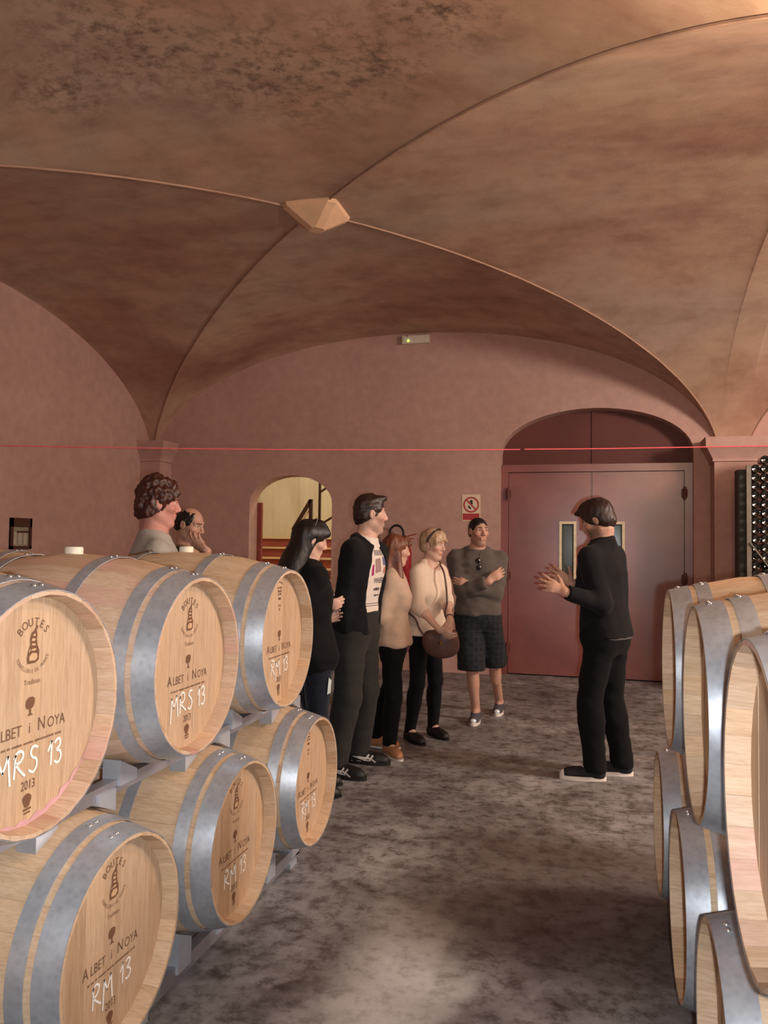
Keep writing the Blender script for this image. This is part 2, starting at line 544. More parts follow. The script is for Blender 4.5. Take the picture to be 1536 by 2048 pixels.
pier('column_middle', px0, px0 + 0.6, YM - 0.3, YM + 0.3, CAP_Z)
pier('column_left_front', XLW, XLW + 0.28, YM - 0.28, YM + 0.28, CAP_Z)

# uplighter shades under the pier lamps
plain('lamp_shade_white', srgb(230, 214, 190), .5)
for (x, y, z), wx in ((UPLIGHT, px0),):
    lt = thing('wall_uplighter', 'white bowl uplighter on the pier behind the right barrels', 'lamp', (x, y, z - .16))
    MB().lathe([(.02, 0), (.07, .02), (.11, .07), (.12, .10), (.115, .10), (.10, .07), (.06, .03), (.02, .015)], 24).build('bowl', 'lamp_shade_white', lt, smooth=50)
    MB().bar((0, 0, .03), (wx - x + .02, (YM - y) + (.28 if x > 0 else 0), .03), .03, .03).build('arm', 'lamp_shade_white', lt)

# thin joint cut across the floor and scratches
plain('joint_fill', srgb(150, 132, 122), 0.8)
a = at_z(870, 1487); b = at_z(1500, 1532)
d = (b - a).normalized(); s = Vector((-d.y, d.x, 0)) * 0.006
a2 = a - d * 0.6; b2 = b + d * 3.0
mb = MB(); mb.add([a2 - s + Vector((0, 0, .0015)), b2 - s + Vector((0, 0, .0015)), b2 + s + Vector((0, 0, .0015)), a2 + s + Vector((0, 0, .0015))], [(0, 1, 2, 3)])
struct('floor_joint', mb, 'joint_fill', fix=False)

# ------------------------------------------------------------------ double steel door
DY = W + 0.10
door = bpy.data.objects.new('door_1', None); COL.objects.link(door); door['kind'] = 'structure'
door.location = ((dl + dr) / 2, DY, 0)
D = lambda x, y, z: (x - (dl + dr) / 2, y - DY, z)
LT = 2.44
xm = at_y(1187, 1000, DY).x
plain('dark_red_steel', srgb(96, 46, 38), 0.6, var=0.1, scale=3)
plain('rubber_black', srgb(24, 22, 22), 0.6)
fan = [(dl - .02, LT - .02)] + [(x, z + .02) for x, z in arch(dl - .02, dr + .02, DOOR_ZS, DOOR_ZT)] + [(dr + .02, LT - .02)]
half1 = [(x - (dl + dr) / 2, z) for x, z in fan if x <= xm - .004] + [(xm - .004 - (dl + dr) / 2, DOOR_ZT + .015), (xm - .004 - (dl + dr) / 2, LT - .02)]
half2 = [(xm + .004 - (dl + dr) / 2, LT - .02), (xm + .004 - (dl + dr) / 2, DOOR_ZT + .015)] + [(x - (dl + dr) / 2, z) for x, z in fan if x >= xm + .004]
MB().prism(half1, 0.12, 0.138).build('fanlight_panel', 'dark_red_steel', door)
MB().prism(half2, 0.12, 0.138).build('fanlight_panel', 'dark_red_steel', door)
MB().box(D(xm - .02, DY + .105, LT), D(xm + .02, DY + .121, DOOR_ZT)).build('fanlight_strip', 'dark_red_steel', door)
# frame: jambs and head
jw = 0.085
MB().box(D(dl, DY - .02, 0), D(dl + jw, DY + .10, LT)).build('door_jamb', 'door', door)
MB().box(D(dr - jw, DY - .02, 0), D(dr, DY + .10, LT)).build('door_jamb', 'door', door)
MB().box(D(dl, DY - .025, LT - .085), D(dr, DY + .10, LT)).build('door_head', 'door', door)
def leaf(x0, x1, wx0, wx1, wz0, wz1, hside):
    lf = bpy.data.objects.new('door_leaf', None); COL.objects.link(lf); lf.parent = door
    z0, z1 = 0.015, LT - .09; y0, y1 = DY + .01, DY + .06
    mb = MB()
    mb.box(D(x0, y0, z0), D(wx0, y1, z1)).box(D(wx1, y0, z0), D(x1, y1, z1)).box(D(wx0, y0, z0), D(wx1, y1, wz0)).box(D(wx0, y0, wz1), D(wx1, y1, z1))
    mb.build('panel', 'door', lf)
    fr = MB(); g = .03
    fr.box(D(wx0 - g, y0 - .015, wz0 - g), D(wx0, y1, wz1 + g)).box(D(wx1, y0 - .015, wz0 - g), D(wx1 + g, y1, wz1 + g))
    fr.box(D(wx0, y0 - .015, wz0 - g), D(wx1, y1, wz0)).box(D(wx0, y0 - .015, wz1), D(wx1, y1, wz1 + g))
    fr.build('window_frame', plain('cream_trim', srgb(232, 214, 180), 0.5), lf)
    gk = MB(); g2 = .012
    gk.box(D(wx0, y0 - .004, wz0), D(wx0 + g2, y1 - .01, wz1)).box(D(wx1 - g2, y0 - .004, wz0), D(wx1, y1 - .01, wz1))
    gk.box(D(wx0, y0 - .004, wz0), D(wx1, y1 - .01, wz0 + g2)).box(D(wx0, y0 - .004, wz1 - g2), D(wx1, y1 - .01, wz1))
    gk.build('window_gasket', 'rubber_black', lf)
    MB().box(D(wx0 + g2, y0 + .012, wz0 + g2), D(wx1 - g2, y0 + .02, wz1 - g2)).build('window_glass', 'wired_glass', lf)
    # wire mesh inside the pane
    return lf
t = NT('wired_glass'); c = t.coords((1, 1, 1)); ck = t.n('ShaderNodeTexBrick'); ck.inputs['Scale'].default_value = 45
ck.inputs['Color1'].default_value = srgb(96, 104, 100); ck.inputs['Color2'].default_value = srgb(104, 112, 108); ck.inputs['Mortar'].default_value = srgb(44, 48, 46); ck.inputs['Mortar Size'].default_value = 0.06
cc = t.n('ShaderNodeMapping'); tcx = t.n('ShaderNodeTexCoord'); cc.inputs['Rotation'].default_value = (math.pi / 2, 0, 0); t.l(tcx, 'Object', cc, 0); t.l(cc, 0, ck, 'Vector')
t.base((ck, 0)); t.set(Roughness=0.12); t.b.inputs['Specular IOR Level'].default_value = 0.6
MATS['wired_glass'] = t.m
P1 = at_y(1124, 1048, DY); P2 = at_y(1147, 1160, DY)
P3 = at_y(1226, 1048, DY); P4 = at_y(1244, 1160, DY)
wz1 = P1.z; wz0 = at_y(1124, 1175, DY).z
leaf(dl + jw + .004, xm - .004, P1.x, P2.x, wz0, wz1, -1)
leaf(xm + .004, dr - jw - .004, P3.x, P4.x, wz0, wz1, 1)
MB().box(D(xm - .012, DY - .008, .02), D(xm + .012, DY + .01, LT - .09)).build('meeting_stile', 'door', door)
for zz in (2.10, 0.30, 1.15):
    for xx, sg in ((dl + jw, 1), (dr - jw, -1)):
        h = MB().box(D(xx - .03, DY - .05, zz - .045), D(xx + .03, DY + .012, zz + .045))
        h.lathe([(0.016, -0.07), (0.016, 0.07)], 10, 'Z', D(xx, DY - .05, zz))
        h.build('hinge', 'dark_red_steel', door)

# ------------------------------------------------------------------ small arched doorway with the stairwell behind
t = NT('cream_plaster'); c = t.coords(); n1 = t.noise(c, 1.4, 6, .65); n2 = t.noise(c, 12, 5)
c2 = t.coords((3, 3, .3)); n3 = t.noise(c2, 2.0, 5)
a_ = t.ramp(n1, 'Fac', [(.3, srgb(196, 182, 152)), (.7, srgb(212, 200, 170))]); b_ = t.ramp(n3, 'Fac', [(.3, (.8, .78, .72, 1)), (.55, (1, 1, 1, 1))])
t.base(t.mix(1.0, None, (a_, 0), (b_, 0), 'MULTIPLY')); t.set(Roughness=.9); MATS['cream'] = t.m
plain('stair_red', srgb(140, 66, 52), 0.7, var=.15, scale=6)
plain('tread_stone', srgb(214, 186, 140), 0.7, var=.1, scale=9)
plain('dark_iron', srgb(70, 46, 40), 0.5, var=.1)
SY0 = W + WALL_T
SX0, SX1 = sl - 2.3, sr + 0.5
SYB = SY0 + 3.3
struct('wall_stair_back', MB().box((SX0, SYB, 0), (SX1, SYB + .2, 4.4)), 'cream')
struct('wall_stair_left', MB().box((SX0 - .2, SY0, 0), (SX0, SYB, 4.4)), 'cream')
struct('wall_stair_right', MB().box((SX1, SY0, 0), (SX1 + .2, SYB, 4.4)), 'cream')
struct('ceiling_stair', MB().box((SX0 - .2, SY0, 4.4), (SX1 + .2, SYB + .2, 4.5)), 'cream')
st = bpy.data.objects.new('staircase', None); COL.objects.link(st); st['kind'] = 'structure'
NS = 10; RH = 0.158; TD = 0.235
for i in range(NS):
    y0 = SY0 + 0.35 + i * TD
    MB().box((SX0, y0, i * RH), (SX1, SYB if i == NS - 1 else y0 + TD + .02, (i + 1) * RH - .025)).build('riser', 'stair_red', st)
    MB().box((SX0, y0 - .03, (i + 1) * RH - .025), (SX1, (SYB if i == NS - 1 else y0 + TD), (i + 1) * RH)).build('tread', 'tread_stone', st)
# brown door frame inside the arch
fr = bpy.data.objects.new('door_2', None); COL.objects.link(fr); fr['kind'] = 'structure'
MB().box((sl, W + WALL_T, 0), (sl + .06, W + WALL_T + .05, SM_ZS + .02)).build('door_jamb', 'stair_red', fr)
MB().box((sr - .02, W + WALL_T, 0), (sr + .04, W + WALL_T + .05, SM_ZS - .3)).build('door_jamb', 'stair_red', fr)
# iron handrail climbing the stairs
hr = thing('stair_handrail', 'dark iron stair handrail seen through the small arched doorway', 'handrail', (0, 0, 0))
ry = SY0 + .45
def PR(px, py, y): return at_y(px, py, y)
A = PR(598, 1040, ry + .55); B = PR(622, 1000, ry + .55); Bb = Vector((B.x, B.y, RH * 4)); 
MB().bar(A + (A - B) * .5, B, .045, .045, (0, 1, 0)).build('rail', 'dark_iron', hr)
MB().bar(A + (A - B) * .5 - Vector((0, 0, .10)), B - Vector((0, 0, .10)), .02, .02, (0, 1, 0)).build('rail', 'cream_trim', hr)
MB().bar(Bb, B + Vector((0, 0, .01)), .045, .045, (1, 0, 0)).build('post', 'dark_iron', hr)
C0 = PR(640, 968, ry + .2); C1 = Vector((C0.x, C0.y, RH * 2))
MB().bar(C1, C0 + Vector((0, 0, .35)), .03, .03, (1, 0, 0)).build('post', 'dark_iron', hr)
a1 = PR(641, 984, ry + .2); a2 = PR(668, 966, ry + .2)
MB().bar(a1, a1 + (a2 - a1) * 1.6, .025, .025, (0, 1, 0)).build('rail', 'dark_iron', hr)
a1 = PR(646, 1046, ry + .2); a2 = PR(664, 1035, ry + .2)
MB().bar(a1, a1 + (a2 - a1) * 1.6, .025, .025, (0, 1, 0)).build('rail', 'dark_iron', hr)
add_light('stairwell_lamp_offscreen', 'POINT', ((sl + sr) / 2 - .1, SY0 + 1.1, 3.6), 112, (1.0, 0.95, 0.82), 0.15)

# ------------------------------------------------------------------ small things on the walls
plain('white_plastic', srgb(216, 206, 190), 0.45, var=.05)
plain('led_green', srgb(120, 230, 40), 0.4, emit=((0.35, 1.0, 0.05, 1), 6.0))
E0 = at_y(806, 690, W); E1 = at_y(860, 671, W)
em = thing('emergency_light', 'white emergency light box with a green lamp under the vault', 'light fixture', ((E0.x + E1.x) / 2, W, E0.z))
w2, hh = (E1.x - E0.x) / 2, E1.z - E0.z
MB().box((-w2, -.055, 0), (w2, 0.01, hh)).build('housing', 'white_plastic', em)
MB().prism([(-w2 + .015, .012), (w2 - .015, .012), (w2 - .015, hh - .012), (-w2 + .015, hh - .012)], -.062, -.054).build('diffuser', plain('diffuser_plastic', srgb(226, 214, 196), .3, var=.03), em)
lx = at_y(819, 684, W)
MB().lathe([(.011, -.068), (.011, -.05)], 12, 'Y', (lx.x - em.location.x, 0, lx.z - E0.z)).build('indicator_lamp', 'led_green', em)
MB().lathe([(.007, -.066), (.007, -.05)], 10, 'Y', (lx.x - em.location.x - .012, 0, lx.z - E0.z + .055)).build('test_button', 'rubber_black', em)

# no-entry style prohibition sign
plain('sign_white', srgb(228, 206, 178), 0.5, var=.03); plain('sign_red', srgb(176, 58, 62), 0.5, var=.04); plain('ink_black', srgb(20, 18, 16), 0.6)
S0 = at_y(924, 1030, W); S1 = at_y(961, 989, W); S2 = at_y(942, 1042, W)
sg = thing('prohibition_sign', 'white sign with a red barred circle over a black pictogram beside the steel door', 'sign', ((S0.x + S1.x) / 2, W, S2.z))
hw = (S1.x - S0.x) / 2; top = S1.z - S2.z
MB().box((-hw, -.006, 0), (hw, .004, top)).build('plate', 'sign_white', sg)
cz = top - hw - .012; R_ = hw * .86
mb = MB(); n = 40
mb.v = [(r * math.cos(2 * math.pi * i / n), -.0075, cz + r * math.sin(2 * math.pi * i / n)) for r in (R_, R_ * .80) for i in range(n)]
mb.f = [(i, (i + 1) % n, n + (i + 1) % n, n + i) for i in range(n)]
a = math.radians(-45); dx, dz = math.cos(a), math.sin(a); q = R_ * .86; w = R_ * .09
mb.add([(-dx * q - dz * w, -.0078, cz - dz * q + dx * w), (-dx * q + dz * w, -.0078, cz - dz * q - dx * w), (dx * q + dz * w, -.0078, cz + dz * q - dx * w), (dx * q - dz * w, -.0078, cz + dz * q + dx * w)], [(0, 1, 2, 3)])
mb.build('barred_circle', 'sign_red', sg, fix=False)
mb = MB()
mb.add([(x * R_, -.0070, cz + z * R_) for x, z in ((-.28, .42), (-.02, .62), (.28, .44), (.02, .26))], [(0, 1, 2, 3)])
mb.add([(x * R_, -.0070, cz + z * R_) for x, z in ((-.42, -.12), (-.30, -.06), (-.10, -.30), (.06, -.50), (-.12, -.54), (-.30, -.42))], [(0, 1, 2, 3, 4, 5)])
mb.add([(x * R_, -.0070, cz + z * R_) for x, z in ((-.08, .26), (.16, .30), (.24, .10), (.05, .0))], [(0, 1, 2, 3)])
mb.build('pictogram', 'ink_black', sg, fix=False)
rz1 = at_y(942, 1027, W).z - S2.z
MB().box((-hw * .9, -.0085, .012), (hw * .9, -.0055, rz1)).build('caption_band', 'sign_red', sg)

# fire extinguisher on the wall behind the group
plain('extinguisher_red', srgb(160, 34, 40), 0.35, var=.05); plain('hose_black', srgb(26, 20, 18), 0.55)
ex = at_y(815, 1090, W); EXX = ex.x
fe = thing('fire_extinguisher', 'red fire extinguisher with a black hose hung on the back wall', 'extinguisher', (EXX, W - .10, 1.00))
MB().lathe([(.0, 0.0), (.06, 0.0), (.072, .015), (.072, .40), (.066, .44), (.04, .475), (.022, .49), (.02, .52), (.0, .52)], 24).build('cylinder', 'extinguisher_red', fe, smooth=40)
MB().lathe([(.02, .50), (.024, .52), (.024, .56), (.014, .575)], 12).build('valve', plain('brass', srgb(170, 120, 60), .35, .8), fe, smooth=40)
MB().bar((-.01, 0, .585), (.13, 0, .62), .018, .012).bar((-.01, 0, .56), (.10, 0, .565), .018, .01).build('lever', 'extinguisher_red', fe)
hp = [(-.02, 0, .56)]
for i in range(13):
    a = math.pi * i / 12
    hp.append((-.11 + .085 * math.cos(a), -.01, .62 + .10 * math.sin(a)))
hp += [(-.195, -.01, .45), (-.16, -.02, .25), (-.10, -.02, .12)]
MB().tube(hp, .014, 8).build('hose', 'hose_black', fe, smooth=60)
MB().bar((-.05, .075, .25), (.05, .075, .25), .03, .03).build('wall_bracket', 'hose_black', fe)

# framed notice on the left wall
N0 = at_x(17, 1098, XLW); N1 = at_x(60, 1037, XLW)
no = thing('framed_notice', 'small framed grey notice hanging on the left wall', 'notice', (XLW, (N0.y + N1.y) / 2, N0.z))
hw = abs(N1.y - N0.y) / 2; hh = N1.z - N0.z
plain('frame_brown', srgb(74, 40, 30), .6); plain('paper_grey', srgb(150, 136, 118), .8, var=.15, scale=30)
MB().box((-.01, -hw, 0), (.012, hw, hh)).build('backing', 'paper_grey', no)
f = MB(); g = .03
f.box((-.01, -hw, 0), (.03, -hw + g, hh)).box((-.01, hw - g, 0), (.03, hw, hh)).box((-.01, -hw, 0), (.03, hw, g)).box((-.01, -hw, hh - .09), (.03, hw, hh))
f.build('frame', 'frame_brown', no)
f = MB()
f.box((.012, -hw * .35, hh - .15), (.016, hw * .8, hh - .13))
f.build('heading_strip', 'frame_brown', no)
f = MB()
for i in range(3):
    f.box((.012, -hw * .7 + i * hw * .5, hh * .15), (.015, -hw * .7 + i * hw * .5 + hw * .3, hh * .55))
f.build('text_columns', plain('paper_pale', srgb(178, 164, 146), .8), no)

# thin red cord strung across the cellar (kept slack, two lengths joined by a dark clip)
plain('cord_red', srgb(244, 104, 112), 0.5)
cd = thing('red_cord', 'thin red cord strung across the cellar above the visitors', 'cord')
DEP = 4.3
cp = [(-952, 880), (0, 891.5), (150, 894), (300, 896.5), (600, 899.5), (900, 900), (1040, 899), (1200, 897.5), (1380, 894.5), (1536, 892), (4440, 850)]
pts = [at_depth(px, py, DEP) for px, py in cp]
MB().tube(pts[:7] , .0031, 6).build('cord_length', 'cord_red', cd)
j = at_depth(1049, 898.5, DEP)
MB().tube([j] + pts[7:], .0031, 6).build('cord_length', 'cord_red', cd)
MB().tube([pts[6] + (j - pts[6]) * -.1, pts[6] + (j - pts[6]) * 1.1], .0028, 6).build('clip', plain('clip_dark', srgb(60, 26, 22), .6), cd)
# ------------------------------------------------------------------ barrels
RB, RH_, HL = 0.345, 0.273, 0.475     # bilge radius, end radius, half length
NST = 28
def rad(x):
    return RB - (RB - RH_) * (abs(x) / HL) ** 1.9
def stave_mesh():
    mb = MB(); st = [-HL, -.43, -.24, 0, .24, .43, HL]; da = math.pi / NST * 0.992
    T = .026
    for x in st:
        r = rad(x); T = .009 if abs(x) > .44 else .027
        for a, rr in ((-da, r - .0012), (0, r + .0004), (da, r - .0012), (da, r - T), (-da, r - T)):
            mb.v.append((x, rr * math.sin(a), rr * math.cos(a)))
    for i in range(len(st) - 1):
        for k in range(5):
            mb.f.append((i * 5 + k, i * 5 + (k + 1) % 5, i * 5 + 5 + (k + 1) % 5, i * 5 + 5 + k))
    mb.f.append((4, 3, 2, 1, 0)); e = (len(st) - 1) * 5
    mb.f.append(tuple(e + k for k in range(5)))
    return mb.mesh('stave', smooth=50)
STAVE = {k: None for k in ('oak', 'oak_pink')}
for k in STAVE:
    me = stave_mesh(); me.materials.append(MATS[k]); STAVE[k] = me
HOOPS = []
def hoop_mesh(x0, x1):
    mb = MB(); n = 64; t = .0022
    prof = [(x0, rad(x0)), (x0, rad(x0) + t), ((x0 + x1) / 2, rad((x0 + x1) / 2) + t), (x1, rad(x1) + t), (x1, rad(x1))]
    for x, r in prof:
        for k in range(n):
            a = 2 * math.pi * k / n
            mb.v.append((x, r * math.sin(a), r * math.cos(a)))
    for i in range(len(prof) - 1):
        for k in range(n):
            mb.f.append((i * n + k, i * n + (k + 1) % n, i * n + n + (k + 1) % n, i * n + n + k))
    me = mb.mesh('hoop', smooth=40); me.materials.append(MATS['galv']); return me
HSPEC = [(.411, .4755), (.350, .393), (.150, .188)]
for s in (1, -1):
    for a, b in HSPEC:
        lo, hi = (a, b) if s > 0 else (-b, -a)
        HOOPS.append((hoop_mesh(lo, hi), lo, hi))
rv = MB(); rv.lathe([(.0072, 0), (.0066, .003), (.004, .005), (.0, .0058)], 10)
RIVET = rv.mesh('rivet', smooth=60); RIVET.materials.append(plain('rivet_steel', srgb(225, 228, 230), .22, .9, var=.03))
HEAD_X = HL - .048
RI = rad(HEAD_X) - .022
NB = 7
BOARDS = []
edges = [-RI + 2 * RI * q for q in (0, .155, .29, .44, .575, .71, .85, 1)]
for i in range(NB):
    y0, y1 = edges[i] + .0004, edges[i + 1] - .0004
    ysamp = [y0 + (y1 - y0) * q / 4 for q in range(5)]
    poly = [(y, -math.sqrt(max(RI * RI - y * y, 1e-6))) for y in ysamp] + [(y, math.sqrt(max(RI * RI - y * y, 1e-6))) for y in reversed(ysamp)]
    off = (.0008, 0, .0005, .0003, .0009, .0002, .0006)[i]
    me = MB().prism(poly, -.02, off, 'YZ').mesh('head_board'); me.materials.append(MATS['oak_head']); BOARDS.append(me)
bm_ = MB().lathe([(.022, 0), (.030, .03), (.030, .052), (.027, .056)], 20).mesh('bung', smooth=40)
bm_.materials.append(plain('bung_silicone', srgb(232, 226, 206), .5, var=.03)); BUNG = bm_

# writing on the heads ---------------------------------------------------------
plain('burnt_ink', srgb(112, 76, 52), .8, var=.1); plain('chalk_white', srgb(246, 242, 236), .9, var=.04)
def text_verts(s, size, shear=0.0, xs=1.0):
    cu = bpy.data.curves.new('txt', 'FONT'); cu.body = s; cu.size = size; cu.align_x = 'CENTER'; cu.align_y = 'CENTER'; cu.resolution_u = 3; cu.shear = shear
    ob = bpy.data.objects.new('txt', cu); COL.objects.link(ob)
    bpy.context.view_layer.update()
    me = bpy.data.meshes.new_from_object(ob.evaluated_get(bpy.context.evaluated_depsgraph_get()))
    vs = [(v.co.x * xs, v.co.y) for v in me.vertices]; fs = [tuple(p.vertices) for p in me.polygons]
    bpy.data.objects.remove(ob); bpy.data.curves.remove(cu); bpy.data.meshes.remove(me)
    return vs, fs
class Flat:
    def __init__(self): self.v = []; self.f = []
    def put(self, vs, fs, c=(0, 0), rot=0.0, s=1.0):
        b = len(self.v); ca, sa = math.cos(rot), math.sin(rot)
        self.v += [(c[0] + s * (x * ca - y * sa), c[1] + s * (x * sa + y * ca)) for x, y in vs]
        self.f += [tuple(b + i for i in q) for q in fs]
    def text(self, s, size, c, xs=1.0, rot=0): v, f = text_verts(s, size, xs=xs); self.put(v, f, c, rot)
    def arc(self, s, size, c, r, a0, a1, inward=False, xs=.8):
        for i, ch in enumerate(s):
            if ch == ' ': continue
            a = a0 + (a1 - a0) * (i + .5) / len(s)
            v, f = text_verts(ch, size, xs=xs)
            self.put(v, f, (c[0] + r * math.cos(a), c[1] + r * math.sin(a)), a - math.pi / 2 if not inward else a + math.pi / 2)
    def marks(self, w, h, c, n, seed=1):
        # a line of print too small to read
        r = random.Random(seed); st = w / n
        for i in range(n):
            if r.random() < .14: continue
            x = c[0] - w / 2 + (i + .5) * st; q = st * .30; y0, y1 = c[1] - h / 2 * r.uniform(.7, 1), c[1] + h / 2 * r.uniform(.6, 1)
            self.put([(x - q, y0), (x + q, y0), (x + q, y1), (x - q, y1)], [(0, 1, 2, 3)])
    def poly(self, pts, c=(0, 0), s=1.0):
        t = tessellate_polygon([[Vector((x, y, 0)) for x, y in pts]])
        self.put(pts, [tuple(q) for q in t], c, 0, s)
    def ribbon(self, pts, w):
        n = len(pts); L = []
        for i, (x, y) in enumerate(pts):
            (xa, ya), (xb, yb) = pts[max(i - 1, 0)], pts[min(i + 1, n - 1)]
            d = math.hypot(xb - xa, yb - ya) or 1; nx, ny = -(yb - ya) / d * w / 2, (xb - xa) / d * w / 2
            L += [(x - nx, y - ny), (x + nx, y + ny)]
        self.put(L, [(2 * i, 2 * i + 2, 2 * i + 3, 2 * i + 1) for i in range(n - 1)])
    def stroke(self, pts, w):
        for (x0, y0), (x1, y1) in zip(pts, pts[1:]):
            d = math.hypot(x1 - x0, y1 - y0); nx, ny = -(y1 - y0) / d * w / 2, (x1 - x0) / d * w / 2
            ex, ey = (x1 - x0) / d * w * .3, (y1 - y0) / d * w * .3
            self.put([(x0 - ex - nx, y0 - ey - ny), (x1 + ex - nx, y1 + ey - ny), (x1 + ex + nx, y1 + ey + ny), (x0 - ex + nx, y0 - ey + ny)], [(0, 1, 2, 3)])
    def mesh(self, name, mat, x):
        me = bpy.data.meshes.new(name); me.from_pydata([(x, u, w) for u, w in self.v], [], self.f); me.update(); me.materials.append(MATS[mat]); return me
TX = HEAD_X + .0016
cooper = Flat()
cooper.arc('BOUTES', .027, (0, .135), .056, math.radians(150), math.radians(30), xs=.95)
cooper.arc('TONNELLERIE DE FRANCE', .0125, (0, .135), .056, math.radians(204), math.radians(336), True, .8)
# the cooper's mark: a craftsman bent over a cask
cooper.poly([(-.018, -.040), (.008, -.040), (.020, -.034), (.021, -.012), (.014, .0), (.012, .016), (.013, .026), (.010, .034), (.016, .044), (.010, .046), (.004, .036), (-.006, .030), (-.011, .018), (-.010, .004), (-.016, -.010), (-.020, -.026)], (0, .137))
hol = Flat(); hol.poly([(-.012, -.033), (.008, -.034), (.015, -.027), (.012, -.018), (-.004, -.016), (-.013, -.024)], (0, .137))
for q in ([(-.010, -.010), (.004, -.012), (.012, -.008), (.002, -.006)], [(-.006, .002), (.006, .000), (.008, .004), (-.004, .006)], [(-.007, .012), (.004, .010), (.008, .015), (-.003, .018)], [(-.002, .022), (.006, .022), (.007, .027), (.001, .027)], [(-.015, -.014), (-.010, -.012), (-.011, -.004)]):
    hol.poly(q, (0, .137))
cooper.text('Tradition', .017, (0, .055), .85)
ME_COOP = cooper.mesh('cooper_stamp', 'burnt_ink', TX)
ME_HOL = hol.mesh('stamp_gap', 'oak_head', TX + .0004)
ME_HOL.materials.clear(); ME_HOL.materials.append(plain('oak_pale', srgb(206, 168, 130), .7))
plainst = Flat()
for i, q in enumerate((.172, .158, .146, .128, .10, .085)):
    plainst.marks((.044, .040, .034, .026, .024, .010)[i], .010 if i < 3 else .013, (0, q + .03), (9, 8, 6, 4, 3, 1)[i], 3 + i)
# a plain bracket arch above
plainst.stroke([(.03 * math.cos(math.radians(a)), .213 + .012 * math.sin(math.radians(a))) for a in range(0, 181, 30)], .004)
wine = Flat()
wine.poly([(-.013, -.004), (-.016, .006), (-.013, .016), (-.004, .021), (.007, .021), (.015, .016), (.014, .004), (.009, -.003), (.003, -.006), (.003, -.016), (.010, -.021), (-.010, -.021), (-.003, -.016), (-.003, -.006)], (-.004, .000), 1.0)
wine.text('A', .044, (-.116, -.048), .82); wine.text('LBET', .036, (-.063, -.051), .85); wine.text('i', .036, (-.004, -.050), .85)
wine.text('N', .044, (.036, -.048), .82); wine.text('OYA', .036, (.088, -.051), .85)
wine.marks(.215, .0062, (0, -.082), 46, 5)
ME_WINE = wine.mesh('winery_stamp', 'burnt_ink', TX)
yr = Flat(); yr.text('2013', .030, (-.004, -.178), .8)
yr.poly([(.014 * math.cos(a) * (1 + .2 * math.sin(3 * a)), .016 * math.sin(a)) for a in [i * math.pi / 6 for i in range(12)]], (-.006, -.212))
yr.stroke([(-.016, -.232), (.006, -.231)], .005); yr.stroke([(-.014, -.24), (.004, -.239)], .004)
ME_YEAR = yr.mesh('vintage_stamp', 'burnt_ink', TX)
GLY = {
 'M': [[(0, -.35), (.05, .75), (.28, .28), (.52, .82), (.62, -.15)]],
 'R': [[(.02, -.05), (.05, .78)], [(-.02, .62), (.15, .82), (.36, .80), (.42, .62), (.28, .45), (.08, .40), (.30, .2), (.55, -.02)]],
 'S': [[(.45, .78), (.25, .82), (.12, .68), (.20, .52), (.38, .38), (.42, .18), (.25, .02), (.02, .08)]],
 '1': [[(.0, .50), (.18, .82), (.16, .0)]],
 '3': [[(.0, .72), (.15, .84), (.30, .74), (.26, .56), (.10, .46), (.30, .36), (.36, .18), (.20, .0), (-.02, .06)]],
}
def smooth_line(q, n=5):
    out = []
    for i in range(len(q) - 1):
        p0, p1, p2, p3 = q[max(i - 1, 0)], q[i], q[i + 1], q[min(i + 2, len(q) - 1)]
        for k in range(n):
            t = k / n
            out.append(tuple(.5 * (2 * p1[c] + (p2[c] - p0[c]) * t + (2 * p0[c] - 5 * p1[c] + 4 * p2[c] - p3[c]) * t * t + (3 * p1[c] - p0[c] - 3 * p2[c] + p3[c]) * t ** 3) for c in (0, 1)))
    return out + [q[-1]]
def chalk(word, seed, size=.068):
    # one flat drawing for each chalked word
    r = random.Random(seed); out = []
    tot = sum(.36 if c == ' ' else ADV[c] for c in word); x = 0
    for part_ in word.split(' '):
        fl = Flat()
        for ch in part_:
            for st in GLY[ch]:
                q = [(x + px + r.uniform(-.02, .02), py + r.uniform(-.03, .03)) for px, py in st]
                q = smooth_line(q, 4) if ch != 'M' and ch != '1' else q
                fn = fl.ribbon if ch not in 'M1' else fl.stroke
                fn([((px - tot / 2) * size + .012, (py - .4) * size - .116) for px, py in q], .0058)
            x += ADV[ch]
        x += .36
        out.append((fl.mesh('chalk_' + ('numerals' if part_.isdigit() else 'letters'), 'chalk_white', TX + .0006), part_))
    return out
ADV = {'M': .80, 'R': .68, 'S': .62, '1': .34, '3': .45}

